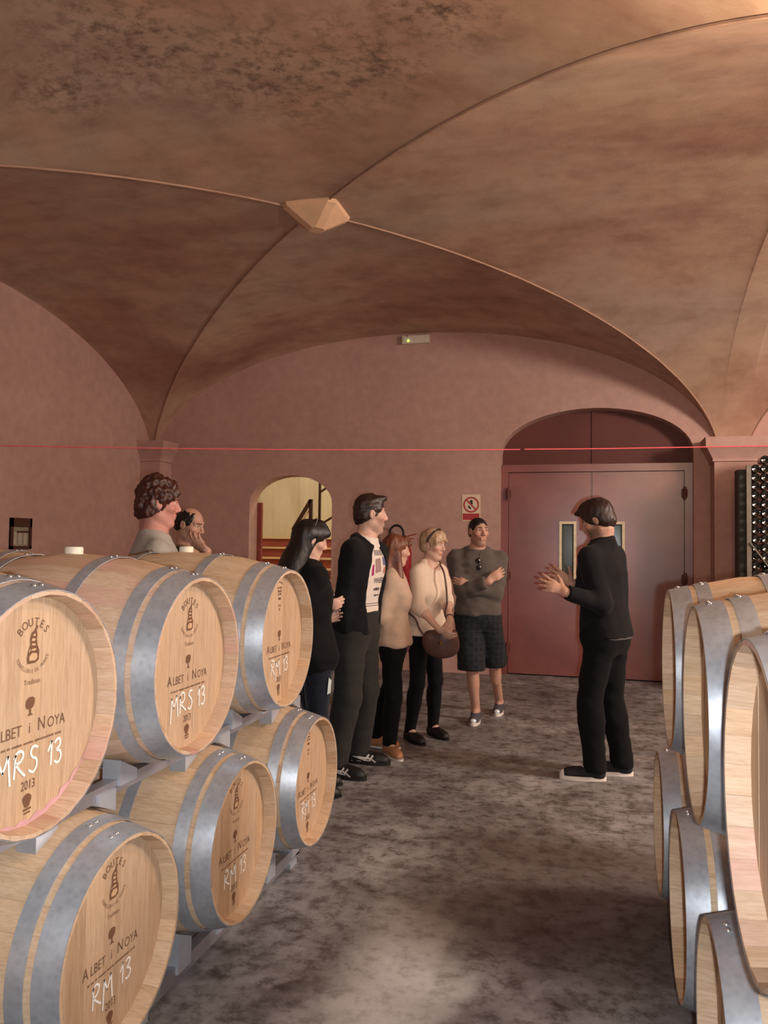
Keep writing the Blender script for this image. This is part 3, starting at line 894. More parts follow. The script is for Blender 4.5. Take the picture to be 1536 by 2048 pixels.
def barrel(label, loc, rot, wood='oak', marks=None, group='oak wine barrels', seed=0, spin=0.0, detail=True):
    r = random.Random(seed)
    t = thing('wine_barrel', label, 'barrel', (loc[0], loc[1], loc[2] - RB), rot, group)
    def part(name, me):
        o = bpy.data.objects.new(name, me); COL.objects.link(o); o.parent = t; return o
    for k in range(NST):
        o = part('stave', STAVE[wood]); o.location = (0, 0, RB); o.rotation_euler = (2 * math.pi * (k + .5) / NST + spin, 0, 0)
    for s in (1, -1):
        for me in BOARDS:
            o = part('head_board', me); o.location = (s * HEAD_X, 0, RB)
            if s < 0: o.rotation_euler = (0, 0, math.pi)
    for me, lo, hi in HOOPS:
        h = part('hoop', me); ang = r.uniform(-.10, .10)
        h.location = (0, 0, RB); h.rotation_euler = (ang, 0, 0)
        xm_ = (lo + hi) / 2
        for da in (-.045, .045):
            q = bpy.data.objects.new('rivet', RIVET); COL.objects.link(q); q.parent = h
            rr = rad(xm_) + .002
            q.location = (xm_, rr * math.sin(da), rr * math.cos(da)); q.rotation_euler = (-da, 0, 0)
    b = part('bung', BUNG); b.location = (0, 0, 2 * RB - .036)
    if marks:
        if marks[0] == 'boutes':
            o = part('cooper_stamp', ME_COOP); o.location = (0, .008, RB + .008)
            o2 = part('stamp_gap', ME_HOL); o2.location = (0, .008, RB + .008)
        else:
            o = part('cooper_stamp', ME_PLAIN); o.location = (0, 0, RB)
        for nm, me in (('winery_stamp', ME_WINE), ('vintage_stamp', ME_YEAR)):
            o = part(nm, me); o.location = (0, .008, RB + .008)
        for me, word in chalk(marks[1], seed):
            o = part(me.name.split('.')[0], me); o.location = (0, 0, RB); o['label'] = 'white chalk writing ' + word
    return t
ME_PLAIN = plainst.mesh('cooper_stamp', 'burnt_ink', TX)

plain('wine_stain', srgb(204, 158, 160), .75, var=.12, scale=14)
def add_stain(t):
    # dried wine that ran along the lower rim of the head
    fl = Flat(); n = 26; L = []
    for i in range(n + 1):
        a = math.radians(-118 + 88 * i / n); w = .004 + .013 * math.sin(math.pi * i / n) * (1 + .5 * math.sin(i * 1.9))
        r0 = RI - .003; r1 = RI - .003 - w
        L += [(r0 * math.cos(a), r0 * math.sin(a)), (r1 * math.cos(a), r1 * math.sin(a))]
    fl.put(L, [(2 * i, 2 * i + 1, 2 * i + 3, 2 * i + 2) for i in range(n)])
    o = bpy.data.objects.new('wine_stain', fl.mesh('wine_stain', 'wine_stain', TX)); COL.objects.link(o); o.parent = t; o.location = (0, 0, RB); o['label'] = 'pink dried wine stain along the rim'
LX = -1.2003; LY0, LP, LZU, LZL, LO = 1.5243, .7477, 1.1193, .4438, .3677
RX = 0.2489; RY0, RP, RZU, RZL, RO = 1.4465, .758, 1.0814, .3935, .4675
gL = 'oak barrels stacked left of the aisle'; gR = 'oak barrels stacked right of the aisle'; gB = 'oak barrels in the row behind'
cxl = LX - HL
L_UP = ['oak barrel chalked MRS 13, top row, wine-stained rim, at the near end', 'oak barrel chalked MRS 13 with a pinkish bilge, top row, between two others', 'oak barrel chalked RM 13 on the top row at the end by the visitors']
L_LO = ['oak barrel chalked RM 13 on the floor row under the two MRS 13 barrels', 'oak barrel chalked RM 13 in the middle of the floor row', 'oak barrel chalked RM 13 on the floor row at the end by the visitors']
MK = [('boutes', 'MRS 13'), ('boutes', 'MRS 13'), ('plain', 'RM 13')]
ML = [('boutes', 'RM 13'), ('boutes', 'RM 13'), ('plain', 'RM 13')]
for k in range(3):
    bb_ = barrel(L_UP[k], (cxl, LY0 + k * LP + (.022 if k == 0 else 0), LZU), 0, 'oak_pink' if k < 2 else 'oak', MK[k], gL, 10 + k)
    if k == 0: add_stain(bb_)
    barrel(L_LO[k], (cxl, LY0 + LO + k * LP, LZL), 0, 'oak', ML[k], gL, 20 + k)
barrel('oak barrel on the floor row, out of sight under the near MRS 13 barrel', (cxl, LY0 + LO - LP, LZL), 0, 'oak', None, gL, 30)
# second row, end to end behind the first
for k, z, off, nm in ((2, LZU, 0, 'oak barrel on the top row of the stack behind, next to the left wall side'), (1, LZU, 0, 'oak barrel on the top row behind the pinkish MRS 13 barrel'),
                      (2, LZL, LO, 'oak barrel at the floor row end of the stack behind'), (1, LZL, LO, 'oak barrel in the middle of the floor row of the stack behind'), (0, LZL, LO, 'oak barrel at the near end of the floor row of the stack behind')):
    barrel(nm, (cxl - 2 * HL - .06, LY0 + off + k * LP, z), 0, 'oak', None, gB, 40 + k + int(z * 10))
cxr = RX + HL
R_UP = ['oak barrel at the near end of the top row right of the aisle', 'middle oak barrel of the top row right of the aisle', 'oak barrel by the steel door on the top row right of the aisle']
R_LO = ['oak barrel at the near end of the floor row right of the aisle', 'middle oak barrel of the floor row right of the aisle', 'oak barrel by the steel door on the floor row right of the aisle']
for k in range(3):
    barrel(R_UP[k], (cxr, RY0 + k * RP, RZU), math.pi, 'oak_pink' if k == 0 else 'oak', None, gR, 50 + k)
    barrel(R_LO[k], (cxr, RY0 + RO + k * RP, RZL), math.pi, 'oak', None, gR, 60 + k)
barrel('oak barrel hidden under the near one right of the aisle', (cxr, RY0 + RO - RP, RZL), math.pi, 'oak', None, gR, 70)

# galvanised racks between the rows
plain('rack_steel', srgb(168, 166, 172), .42, .7, var=.2, scale=9, bump=.05)
plain('rack_bracket', srgb(200, 206, 216), .4, .55, var=.08, scale=14)
def rack(label, xc, ysU, zU, ysL, zL, group):
    # rails lie over the lower bilges; brackets hold the upper barrels and straddle the lower ones
    y0, y1 = min(ysU + ysL) - .30, max(ysU + ysL) + .22
    offx = .29
    rU = rad(offx) + .003
    # the rails just fit between the undersides of the upper barrels and the tops of the lower ones
    zr = (zU + zL) / 2 if zL is not None else .045
    hr_ = min(.024, (zU - zL) / 2 - rU + .0015) if zL is not None else .027
    t = thing('barrel_rack', label, 'rack', (xc, (y0 + y1) / 2, zr if zL is not None else 0), 0, group)
    ox, oy, oz = t.location
    for s in (-1, 1):
        MB().box((s * offx - .02, y0 - oy, zr - hr_ - oz), (s * offx + .02, y1 - oy, zr + hr_ - oz)).build('rail', 'rack_steel', t)
        for yc in ysU:
            for q in (-1, 1):
                dy = .145
                zc = zU - math.sqrt(rU * rU - dy * dy)           # barrel surface there
                yy = yc + q * dy - oy
                # sloping cradle plate on a wedge
                zt = zc - oz; a = math.asin(dy / rU) * q
                ty, tz = math.cos(a), math.sin(a)
                p0 = (yy - .05 * ty, zt - .05 * tz); p1 = (yy + .05 * ty, zt + .05 * tz)
                poly = [(p0[0], min(p0[1], p0[1])), (p1[0], p1[1]), (p1[0], zr + .0 - oz), (p0[0], zr + .0 - oz)]
                MB().prism(poly, s * offx - .03, s * offx + .03, 'YZ').build('cradle_bracket', 'rack_bracket', t)
        if zL is not None:
            for yc in ysL:
                for q in (-1, 1):
                    dy = .13; zc = zL + math.sqrt(rU * rU - dy * dy); yy = yc + q * dy - oy; zt = zc - oz
                    a = -math.asin(dy / rU) * q; ty, tz = math.cos(a), math.sin(a)
                    p0 = (yy - .045 * ty, zt - .045 * tz); p1 = (yy + .045 * ty, zt + .045 * tz)
                    poly = [p0, p1, (p1[0], zr - oz), (p0[0], zr - oz)]
                    MB().prism(poly, s * offx - .03, s * offx + .03, 'YZ').build('foot_bracket', 'rack_bracket', t)
        else:
            for yy in (y0 + .1, (y0 + y1) / 2, y1 - .1):
                MB().box((s * offx - .03, yy - oy - .04, -oz), (s * offx + .03, yy - oy + .04, zr - .02 - oz)).build('foot', 'rack_bracket', t)
    for yy in (y0 + .10, y1 - .021):
        MB().box((-offx - .02, yy - oy - .02, zr - min(.02, hr_) - oz), (offx + .02, yy - oy + .02, zr + min(.02, hr_) - oz)).build('cross_tube', 'rack_steel', t)
    return t
yu = [LY0 + k * LP + (.022 if k == 0 else 0) for k in range(3)]; yl = [LY0 + LO + k * LP for k in range(-1, 3)]
rack('galvanised rack between the two rows of barrels left of the aisle', cxl, yu, LZU, yl, LZL, 'barrel racks')
rack('galvanised floor rack under the barrels left of the aisle', cxl, yl, LZL, [], None, 'barrel racks')
xb = cxl - 2 * HL - .06
rack('galvanised rack between the rows of the stack behind', xb, yu[1:], LZU, yl[1:], LZL, 'barrel racks')
rack('galvanised floor rack under the stack behind', xb, yl[1:], LZL, [], None, 'barrel racks')
yu = [RY0 + k * RP for k in range(3)]; yl = [RY0 + RO + k * RP for k in range(-1, 3)]
rack('galvanised rack between the two rows of barrels right of the aisle', cxr, yu, RZU, yl, RZL, 'barrel racks')
rack('galvanised floor rack under the barrels right of the aisle', cxr, yl, RZL, [], None, 'barrel racks')

# ------------------------------------------------------------------ bottle rack by the pier
plain('bottle_glass', srgb(14, 18, 12), .08, var=.1, spec=.8)
plain('cage_steel', srgb(120, 112, 100), .5, .6, var=.15)
plain('cage_dark', srgb(58, 56, 50), .6, .3, var=.15)
bp_ = [(0, .012), (.012, .010), (.030, .001), (.036, 0), (.0405, .004), (.0415, .02), (.0415, .17), (.036, .21), (.020, .255), (.0155, .28), (.0155, .292), (.0165, .293), (.0165, .303), (.0, .304)]
mb = MB().lathe(bp_, 20, 'Y', caps=False); ME_BOT = mb.mesh('bottle', smooth=50); ME_BOT.materials.append(MATS['bottle_glass'])
BYF = 8.22
bx0 = at_y(1512, 1000, BYF).x
PIT = .0845
ztop = at_y(1512, 937, BYF).z
NR = int((ztop - .1) / PIT); zb = ztop - (NR - 1) * PIT
gBt = 'dark bottles stacked in the cage by the pier'
for c_ in range(6):
    extra = 1 if c_ >= 1 else 0
    if c_ >= 3: extra = 2
    for r_ in range(NR + extra):
        o = bpy.data.objects.new('wine_bottle', ME_BOT); COL.objects.link(o)
        o.location = (bx0 + c_ * PIT + random.uniform(-.001, .001), BYF + random.uniform(-.006, .006), zb + r_ * PIT)
        tag(o, 'dark glass bottle lying base outward in the steel cage', 'bottle', gBt)
cg = thing('bottle_cage', 'tall steel cage stacked with dark bottles beside the right pier', 'rack', (bx0 + 2.5 * PIT, BYF + .15, 0))
gx0, gx1 = -2.5 * PIT - .0422, 2.5 * PIT + .0422
zlo = zb - .0422
yf = -.15
MB().box((gx0 - .045, yf - .03, 0), (gx0 - .004, yf + .012, ztop + .03)).build('post', 'cage_steel', cg)
MB().box((gx1 + .004, yf - .03, 0), (gx1 + .045, yf + .012, ztop + .03)).build('post', 'cage_steel', cg)
MB().box((gx0 - .10, yf + .10, 0), (gx0 - .004, yf + .30, ztop + .0)).build('side_panel', 'cage_dark', cg)
MB().box((gx1 + .004, yf + .10, 0), (gx1 + .03, yf + .30, ztop + .0)).build('side_panel', 'cage_dark', cg)
MB().box((gx0 - .004, yf - .01, zlo - .04), (gx1 + .004, yf + .30, zlo)).build('base_shelf', 'cage_dark', cg)
zk = at_y(1507, 1085, BYF - .03).z
MB().bar((gx0 - .02, yf - .035, zk), (gx0 + .42, yf - .035, zk - .62), .012, .03, (0, 1, 0)).build('brace', 'cage_steel', cg)
# ------------------------------------------------------------------ people: implicit-surface modelling kit
def V(*a): return np.array(a, dtype=float)
def nrm(v):
    v = np.asarray(v, float); return v / (np.linalg.norm(v) + 1e-9)
class Cap:
    def __init__(s, a, b, ra, rb=None, flat=None, e0=False, e1=False):
        s.a = np.asarray(a, float); s.b = np.asarray(b, float); s.ra = ra; s.rb = ra if rb is None else rb
        s.flat = flat; s.e0 = e0; s.e1 = e1
        m = max(s.ra, s.rb) * (max(1, flat[1]) if flat else 1)
        s.lo = np.minimum(s.a, s.b) - m; s.hi = np.maximum(s.a, s.b) + m
    def d(s, X, Y, Z):
        ba = s.b - s.a; L2 = ba @ ba + 1e-12
        px, py, pz = X - s.a[0], Y - s.a[1], Z - s.a[2]
        t = (px * ba[0] + py * ba[1] + pz * ba[2]) / L2
        h = np.clip(t, 0, 1)
        qx, qy, qz = px - h * ba[0], py - h * ba[1], pz - h * ba[2]
        q2 = qx * qx + qy * qy + qz * qz
        r = s.ra + (s.rb - s.ra) * h
        if s.flat:
            n, f = s.flat; qn = qx * n[0] + qy * n[1] + qz * n[2]
            q2 = np.maximum(q2 + (1 / (f * f) - 1) * qn * qn, 0)
            d = (np.sqrt(q2) - r) * min(f, 1.0)
        else:
            d = np.sqrt(q2) - r
        L = math.sqrt(L2)
        if s.e1: d = np.maximum(d, (t - 1) * L)
        if s.e0: d = np.maximum(d, -t * L)
        return d
class Ell:
    def __init__(s, c, r, R=None):
        s.c = np.asarray(c, float); s.r = np.asarray(r, float); s.R = np.eye(3) if R is None else np.asarray(R)
        m = max(r) if R is not None else s.r
        s.lo = s.c - m; s.hi = s.c + m
    def d(s, X, Y, Z):
        px, py, pz = X - s.c[0], Y - s.c[1], Z - s.c[2]
        k0 = 0; k1 = 0
        for i in range(3):
            u = (px * s.R[i][0] + py * s.R[i][1] + pz * s.R[i][2]) / s.r[i]
            k0 = k0 + u * u; k1 = k1 + (u / s.r[i]) ** 2
        k0 = np.sqrt(k0); k1 = np.sqrt(k1) + 1e-9
        return k0 * (k0 - 1) / k1
class Loft:
    # rows: z, half width x, half depth y, centre x, centre y
    def __init__(s, rows, n=2.3):
        s.t = np.array(sorted(rows), float); s.n = n
        s.lo = np.array([(s.t[:, 3] - s.t[:, 1]).min(), (s.t[:, 4] - s.t[:, 2]).min(), s.t[0, 0]])
        s.hi = np.array([(s.t[:, 3] + s.t[:, 1]).max(), (s.t[:, 4] + s.t[:, 2]).max(), s.t[-1, 0]])
    def d(s, X, Y, Z):
        z = s.t[:, 0]; zc = np.clip(Z, z[0], z[-1])
        hx, hy, cx, cy = (np.interp(zc.ravel(), z, s.t[:, i]).reshape(zc.shape) for i in (1, 2, 3, 4))
        u = np.abs((X - cx) / hx); v = np.abs((Y - cy) / hy)
        k = (u ** s.n + v ** s.n) ** (1 / s.n)
        d = (k - 1) * np.minimum(hx, hy)
        return np.maximum(d, np.maximum(z[0] - Z, Z - z[-1]) + 0 * d)
class Half:
    def __init__(s, p, n):
        s.p = np.asarray(p, float); s.n = nrm(n); s.lo = s.hi = None
    def d(s, X, Y, Z):
        return (X - s.p[0]) * s.n[0] + (Y - s.p[1]) * s.n[1] + (Z - s.p[2]) * s.n[2]
def grid_axis(lo, hi, res, fine, boxes, ax):
    pts = [lo]
    while pts[-1] < hi:
        p = pts[-1]; r = res
        for b in boxes:
            if b[0][ax] - res <= p <= b[1][ax]: r = fine
        pts.append(p + r)
    return np.array(pts)
def field_mesh(ops, res, fine=None, boxes=()):
    us = [o for o in ops if o[0] == 'u']
    lo = np.min([o[1].lo for o in us], 0) - 2.5 * res; hi = np.max([o[1].hi for o in us], 0) + 2.5 * res
    ax = [grid_axis(lo[i], hi[i], res, fine or res, boxes, i) for i in range(3)]
    F = np.full([len(a) for a in ax], 0.5, np.float32)
    for op, pr, k in ops:
        if pr.lo is None:
            sl = [slice(0, None)] * 3
        else:
            m = max(k, 0) + 3 * res
            sl = [slice(max(np.searchsorted(ax[i], pr.lo[i] - m) - 1, 0), np.searchsorted(ax[i], pr.hi[i] + m) + 1) for i in range(3)]
        X = ax[0][sl[0]][:, None, None]; Y = ax[1][sl[1]][None, :, None]; Z = ax[2][sl[2]][None, None, :]
        if X.size == 0 or Y.size == 0 or Z.size == 0: continue
        d = pr.d(X, Y, Z); f = F[tuple(sl)]
        if op == 'u':
            if k > 0:
                h = np.maximum(k - np.abs(f - d), 0) / k
                r = np.minimum(f, d) - h * h * k * .25
            else: r = np.minimum(f, d)
        else:
            e = d if op == 'i' else -d
            if k > 0:
                h = np.maximum(k - np.abs(f - e), 0) / k
                r = np.maximum(f, e) + h * h * k * .25
            else: r = np.maximum(f, e)
        F[tuple(sl)] = r
    S = F < 0
    c = np.zeros([n - 1 for n in F.shape], np.int8)
    offs = [(a, b, e) for a in (0, 1) for b in (0, 1) for e in (0, 1)]
    sh = F.shape
    for a, b, e in offs:
        c += S[a:sh[0] - 1 + a, b:sh[1] - 1 + b, e:sh[2] - 1 + e]
    act = (c > 0) & (c < 8)
    I, J, K = np.nonzero(act)
    idx = np.full(act.shape, -1, np.int32); idx[act] = np.arange(len(I))
    val = {o: F[I + o[0], J + o[1], K + o[2]] for o in offs}
    pos = {o: np.stack([ax[0][I + o[0]], ax[1][J + o[1]], ax[2][K + o[2]]], 1) for o in offs}
    acc = np.zeros((len(I), 3)); cnt = np.zeros(len(I))
    for o in offs:
        for i in range(3):
            if o[i] == 0:
                q = list(o); q[i] = 1; q = tuple(q)
                va, vb = val[o], val[q]; cr = (va < 0) != (vb < 0)
                t = np.where(cr, va / np.where(cr, va - vb, 1), 0)
                acc += np.where(cr[:, None], pos[o] + t[:, None] * (pos[q] - pos[o]), 0); cnt += cr
    vs = acc / np.maximum(cnt, 1)[:, None]
    fs = []
    for i in range(3):
        a = [slice(None)] * 3; b = [slice(None)] * 3; a[i] = slice(0, -1); b[i] = slice(1, None)
        s0, s1 = S[tuple(a)], S[tuple(b)]
        j, k = (i + 1) % 3, (i + 2) % 3
        E = np.argwhere(s0 != s1)
        E = E[(E[:, j] > 0) & (E[:, k] > 0) & (E[:, j] < sh[j] - 1) & (E[:, k] < sh[k] - 1)]
        q = []
        for dj, dk in ((-1, -1), (0, -1), (0, 0), (-1, 0)):
            t = E.copy(); t[:, j] += dj; t[:, k] += dk; q.append(idx[t[:, 0], t[:, 1], t[:, 2]])
        q = np.stack(q, 1)
        ins = s0[E[:, 0], E[:, 1], E[:, 2]]
        q[~ins] = q[~ins][:, ::-1]
        fs.append(q)
    return vs, np.concatenate(fs)
def np_mesh(name, vs, fs):
    me = bpy.data.meshes.new(name)
    me.vertices.add(len(vs)); me.vertices.foreach_set('co', vs.astype(np.float32).ravel())
    me.loops.add(fs.size); me.loops.foreach_set('vertex_index', fs.astype(np.int32).ravel())
    me.polygons.add(len(fs)); me.polygons.foreach_set('loop_start', np.arange(0, fs.size, 4, dtype=np.int32))
    me.polygons.foreach_set('use_smooth', np.ones(len(fs), bool))
    me.update(calc_edges=True)
    return me
def vnormals(me):
    n = np.zeros(len(me.vertices) * 3, np.float32); me.vertex_normals.foreach_get('vector', n); return n.reshape(-1, 3)
def wobble(vs, freq, seed, n=7, aniso=(1, 1, 1)):
    r = np.random.default_rng(seed); out = np.zeros(len(vs))
    for i in range(n):
        k = nrm(r.normal(size=3)) * np.array(aniso) * freq * r.uniform(.6, 1.6)
        out += np.sin(vs @ k + r.uniform(0, 6.28))
    return out / n ** .5
def sdf_obj(name, ops, res, mat, parent, fine=None, boxes=(), wr=None, tint=None, label=None):
    vs, fs = field_mesh(ops, res, fine, boxes)
    me = np_mesh(name, vs, fs)
    if wr:
        nn = vnormals(me)
        for amp, freq, seed, an in wr:
            vs = vs + nn * (amp * wobble(vs, freq, seed, aniso=an))[:, None]
        me.vertices.foreach_set('co', vs.astype(np.float32).ravel()); me.update()
    if tint is not None:
        col = np.ones((len(vs), 4), np.float32); col[:, :3] = tint(vs)
        at = me.color_attributes.new('tint', 'FLOAT_COLOR', 'POINT'); at.data.foreach_set('color', col.ravel())
    o = link(name, me, mat, parent)
    if label: o['label'] = label
    return o
def skin_mat(name, col):
    t = NT(name); a = t.n('ShaderNodeVertexColor', layer_name='tint'); c = t.coords(); n1 = t.noise(c, 35, 4)
    r = t.ramp(n1, 'Fac', [(.3, tuple(v * .93 for v in col[:3]) + (1,)), (.7, col)])
    t.base(t.mix(1.0, None, (r, 0), (a, 0), 'MULTIPLY')); t.set(Roughness=.52)
    t.b.inputs['Subsurface Weight'].default_value = 0.06
    t.b.inputs['Subsurface Radius'].default_value = (.01, .004, .002)
    MATS[name] = t.m; return t.m
def cloth(name, col, var=.10, sheen=.15, scale=60, rough=.9):
    return plain(name, col, rough, 0, var, scale, .25, .2, sheen=sheen)
def hair_mat(name, c0, c1):
    t = NT(name); c = t.coords((1, 1, .12)); n1 = t.noise(c, 160, 4)
    r = t.ramp(n1, 'Fac', [(.35, c0), (.65, c1)]); t.base((r, 0)); t.set(Roughness=.42); t.bump(n1, 'Fac', .5, .004)
    MATS[name] = t.m; return t.m

EYE_N = 14
def eye_mesh():
    mb = MB(); n = EYE_N
    prof = [(.0124 * math.sin(math.pi * i / 10), -.0124 * math.cos(math.pi * i / 10)) for i in range(1, 10)]
    prof = [(.0, -.0124)] + prof + [(.0, .0124)]
    mb.lathe(prof, n, 'Y', caps=False)
    me = mb.mesh('eye', smooth=80)
    me.materials.append(plain('eye_white', srgb(225, 215, 205), .2)); me.materials.append(plain('iris_dark', srgb(38, 26, 20), .15))
    for p in me.polygons:
        if p.center.y > .0103: p.material_index = 1
    return me
ME_EYE = eye_mesh()

class Person:
    def __init__(s, name, label, H_top, base_px=None, base=None, phi=0.0, sex='m', fat=1.0, hair_pad=.018):
        # base: point on the floor; phi: 0 = facing picture right, 90 = facing the camera, 180 = left
        b = Vector(base + (0,)) if base is not None else at_z(*base_px)
        s.base = np.array(b); s.dep = (b - CAM).dot(fw)
        s.phi = phi
        s.fl = nrm(V(b.x, b.y, 0)); s.rl = V(s.fl[1], -s.fl[0], 0)
        s.top = at_depth(H_top[0], H_top[1], s.dep)
        s.H = s.top.z - hair_pad; s.s = s.H / 1.75; s.sex = sex; s.fat = fat
        f = math.cos(math.radians(phi)) * s.rl - math.sin(math.radians(phi)) * s.fl
        s.f = nrm(f); s.x = V(s.f[1], -s.f[0], 0)
        rotz = math.atan2(-s.x[1] * -1, s.x[0]) if False else math.atan2(s.x[1], s.x[0])
        s.root = thing('person', label, 'person', tuple(s.base), rotz)
        s.R = np.stack([s.x, s.f, V(0, 0, 1)])
    def L(s, w): return s.R @ (np.asarray(w, float) - s.base)
    def P(s, px, py, dd=0.0): return s.L(at_depth(px, py, s.dep + dd))
    def G(s, px, py): return s.L(at_z(px, py))
    def dirL(s, phi, el=0.0):
        a = math.radians(phi); e = math.radians(el)
        w = (math.cos(a) * s.rl - math.sin(a) * s.fl) * math.cos(e) + V(0, 0, math.sin(e))
        return s.R @ w
    def ik(s, a, c, l1, l2, hint):
        d = c - a; L = np.linalg.norm(d); mx = .995 * (l1 + l2)
        if L > mx: c = a + d * mx / L; d = c - a; L = mx
        u = d / L; x = (l1 * l1 - l2 * l2 + L * L) / (2 * L); h = math.sqrt(max(l1 * l1 - x * x, 1e-6))
        hv = np.asarray(hint, float); hv = nrm(hv - u * (hv @ u))
        return a + u * x + hv * h, c
    def skeleton(s, head_px, head_phi, head_el=0.0, feet=None, hands=None, pelvis=(0, 0), lean_dd=0.0, head_dd=0.0, sh_drop=0.0, tilt=0.0):
        k = s.s; J = {}
        hc = s.P(head_px[0], head_px[1], head_dd)
        hc[2] = s.H - .118 * k; J['head'] = hc
        hf = s.dirL(head_phi, head_el); hz = nrm(V(0, 0, 1) - hf * hf[2]);
        hx = nrm(np.cross(hf, hz))
        if tilt:
            c, q = math.cos(tilt), math.sin(tilt); hx, hz = c * hx + q * hz, c * hz - q * hx
        J['hR'] = np.stack([hx, hf, hz])
        pel = V(pelvis[0], pelvis[1], .53 * s.H); J['pel'] = pel
        nb = V(hc[0], hc[1], 0) - hf * V(1, 1, 0) * .02 * k + V(0, 0, .845 * s.H - sh_drop)
        nb[:2] = pel[:2] + (nb[:2] - pel[:2]) * .85
        J['neck'] = nb
        sw = (.185 if s.sex == 'm' else .160) * k * (1 + (s.fat - 1) * .4)
        for i, sd in ((1, 'r'), (-1, 'l')):
            J['sh' + sd] = nb + V(i * sw, -.005, -.082 * k)
            J['hip' + sd] = pel + V(i * .085 * k, 0, -.03 * k)
        for i, sd in ((1, 'r'), (-1, 'l')):
            hl, to = feet[sd]
            d = nrm((to - hl) * V(1, 1, 0)); J['heel' + sd] = hl; J['toe' + sd] = hl + d * .262 * k; J['fd' + sd] = d
            an = hl + d * .055 * k + V(0, 0, .085 * k); J['an' + sd] = an
            J['kn' + sd], _ = s.ik(J['hip' + sd], an, .4125 * k, .407 * k, d + V(0, .3, 0))
            w, hint = hands[sd]
            J['el' + sd], J['wr' + sd] = s.ik(J['sh' + sd], w, .292 * k, .255 * k, hint)
        s.J = J
        return J
    def hp(s, x, y, z):
        k = s.s; R = s.J['hR']; return s.J['head'] + k * (x * R[0] + y * R[1] + z * R[2])
    def hell(s, c, r): return Ell(s.hp(*c), np.array(r) * s.s, s.J['hR'])
    def torso_rows(s, off=0.0, z0=None, z1=None):
        k = s.s; f = s.fat
        if s.sex == 'm':
            T = [(.79, .105, .070), (.84, .142, .100), (.90, .166, .118), (.98, .164, .116), (1.08, .150, .108), (1.20, .160, .114), (1.30, .174, .120), (1.37, .172, .108), (1.415, .140, .092), (1.45, .095, .074), (1.50, .060, .06)]
        else:
            T = [(.79, .105, .072), (.84, .144, .102), (.90, .168, .120), (.98, .158, .112), (1.09, .122, .092), (1.20, .132, .098), (1.29, .148, .106), (1.36, .148, .096), (1.405, .118, .082), (1.445, .074, .062), (1.50, .050, .05)]
        p, n = s.J['pel'], s.J['neck']; rows = []
        for z, a, b in T:
            t = (z / 1.75 - .53) / (.845 - .53)
            c = p[:2] + (n[:2] - p[:2]) * t
            ff = f if z < 1.3 else 1 + (f - 1) * .5
            rows.append((z * k, a * k * ff + off, b * k * ff + off, c[0], c[1]))
        r = np.array(rows)
        if z0 is not None or z1 is not None:
            lo = r[0, 0] if z0 is None else z0; hi = r[-1, 0] if z1 is None else z1
            zz = np.unique(np.concatenate([[lo, hi], r[(r[:, 0] > lo) & (r[:, 0] < hi), 0]]))
            r = np.stack([zz] + [np.interp(zz, r[:, 0], r[:, i]) for i in (1, 2, 3, 4)], 1)
        return [tuple(q) for q in r]
    def hand_ops(s, sd, d, n, curl=(.35, .4, .45, .5), spread=.06, thumb=(.6, .35)):
        k = s.s * (1.0 if s.sex == 'm' else .90); w = s.J['wr' + sd]; d = nrm(d); n = nrm(np.asarray(n, float) - d * (np.asarray(n, float) @ d))
        th = np.cross(d, n) if sd == 'r' else np.cross(n, d)
        ops = []
        P = lambda a, b, c: w + k * (a * d + b * th + c * n)
        ops.append(('u', Cap(P(.015, 0, 0), P(.075, .003, 0), .026 * k, .039 * k, (n, .40)), .02))
        lens = (.070, .078, .072, .056); offs = (.030, .010, -.010, -.029); bases = (.094, .097, .093, .086)
        for i in range(4):
            q = P(bases[i] - .014, offs[i], 0); ang = curl[i] * .55; sp = (1.5 - i) * spread
            dd = nrm(d + th * sp)
            segs = (.46, .30, .24); r = .0092 - .0008 * (i == 3)
            for j, sg in enumerate(segs):
                v = dd * math.cos(ang) + n * math.sin(ang)
                q2 = q + v * (lens[i] + (.014 if j == 0 else 0)) * (sg if j else sg + .12) * k
                ops.append(('u', Cap(q, q2, (r - .0008 * j) * k, (r - .0008 * (j + 1)) * k), .006 if j else .010))
                q = q2; ang += curl[i]
        a, b = thumb
        q = P(.022, .024, .006); v = nrm(d * math.cos(a) + th * math.sin(a) + n * b * .6)
        q2 = q + v * .048 * k; ops.append(('u', Cap(q, q2, .0145 * k, .0105 * k), .012))
        v2 = nrm(v + d * .35 + n * b * .5); q3 = q2 + v2 * .034 * k; ops.append(('u', Cap(q2, q3, .0105 * k, .0085 * k), .006))
        s.boxes.append((w - .10 - 0 * w, w + .12)); pts = [w, q3, P(.18, .05, .03), P(.18, -.05, .03), P(.1, 0, .12)]
        s.boxes[-1] = (np.min(pts, 0) - .02, np.max(pts, 0) + .02)
        return ops
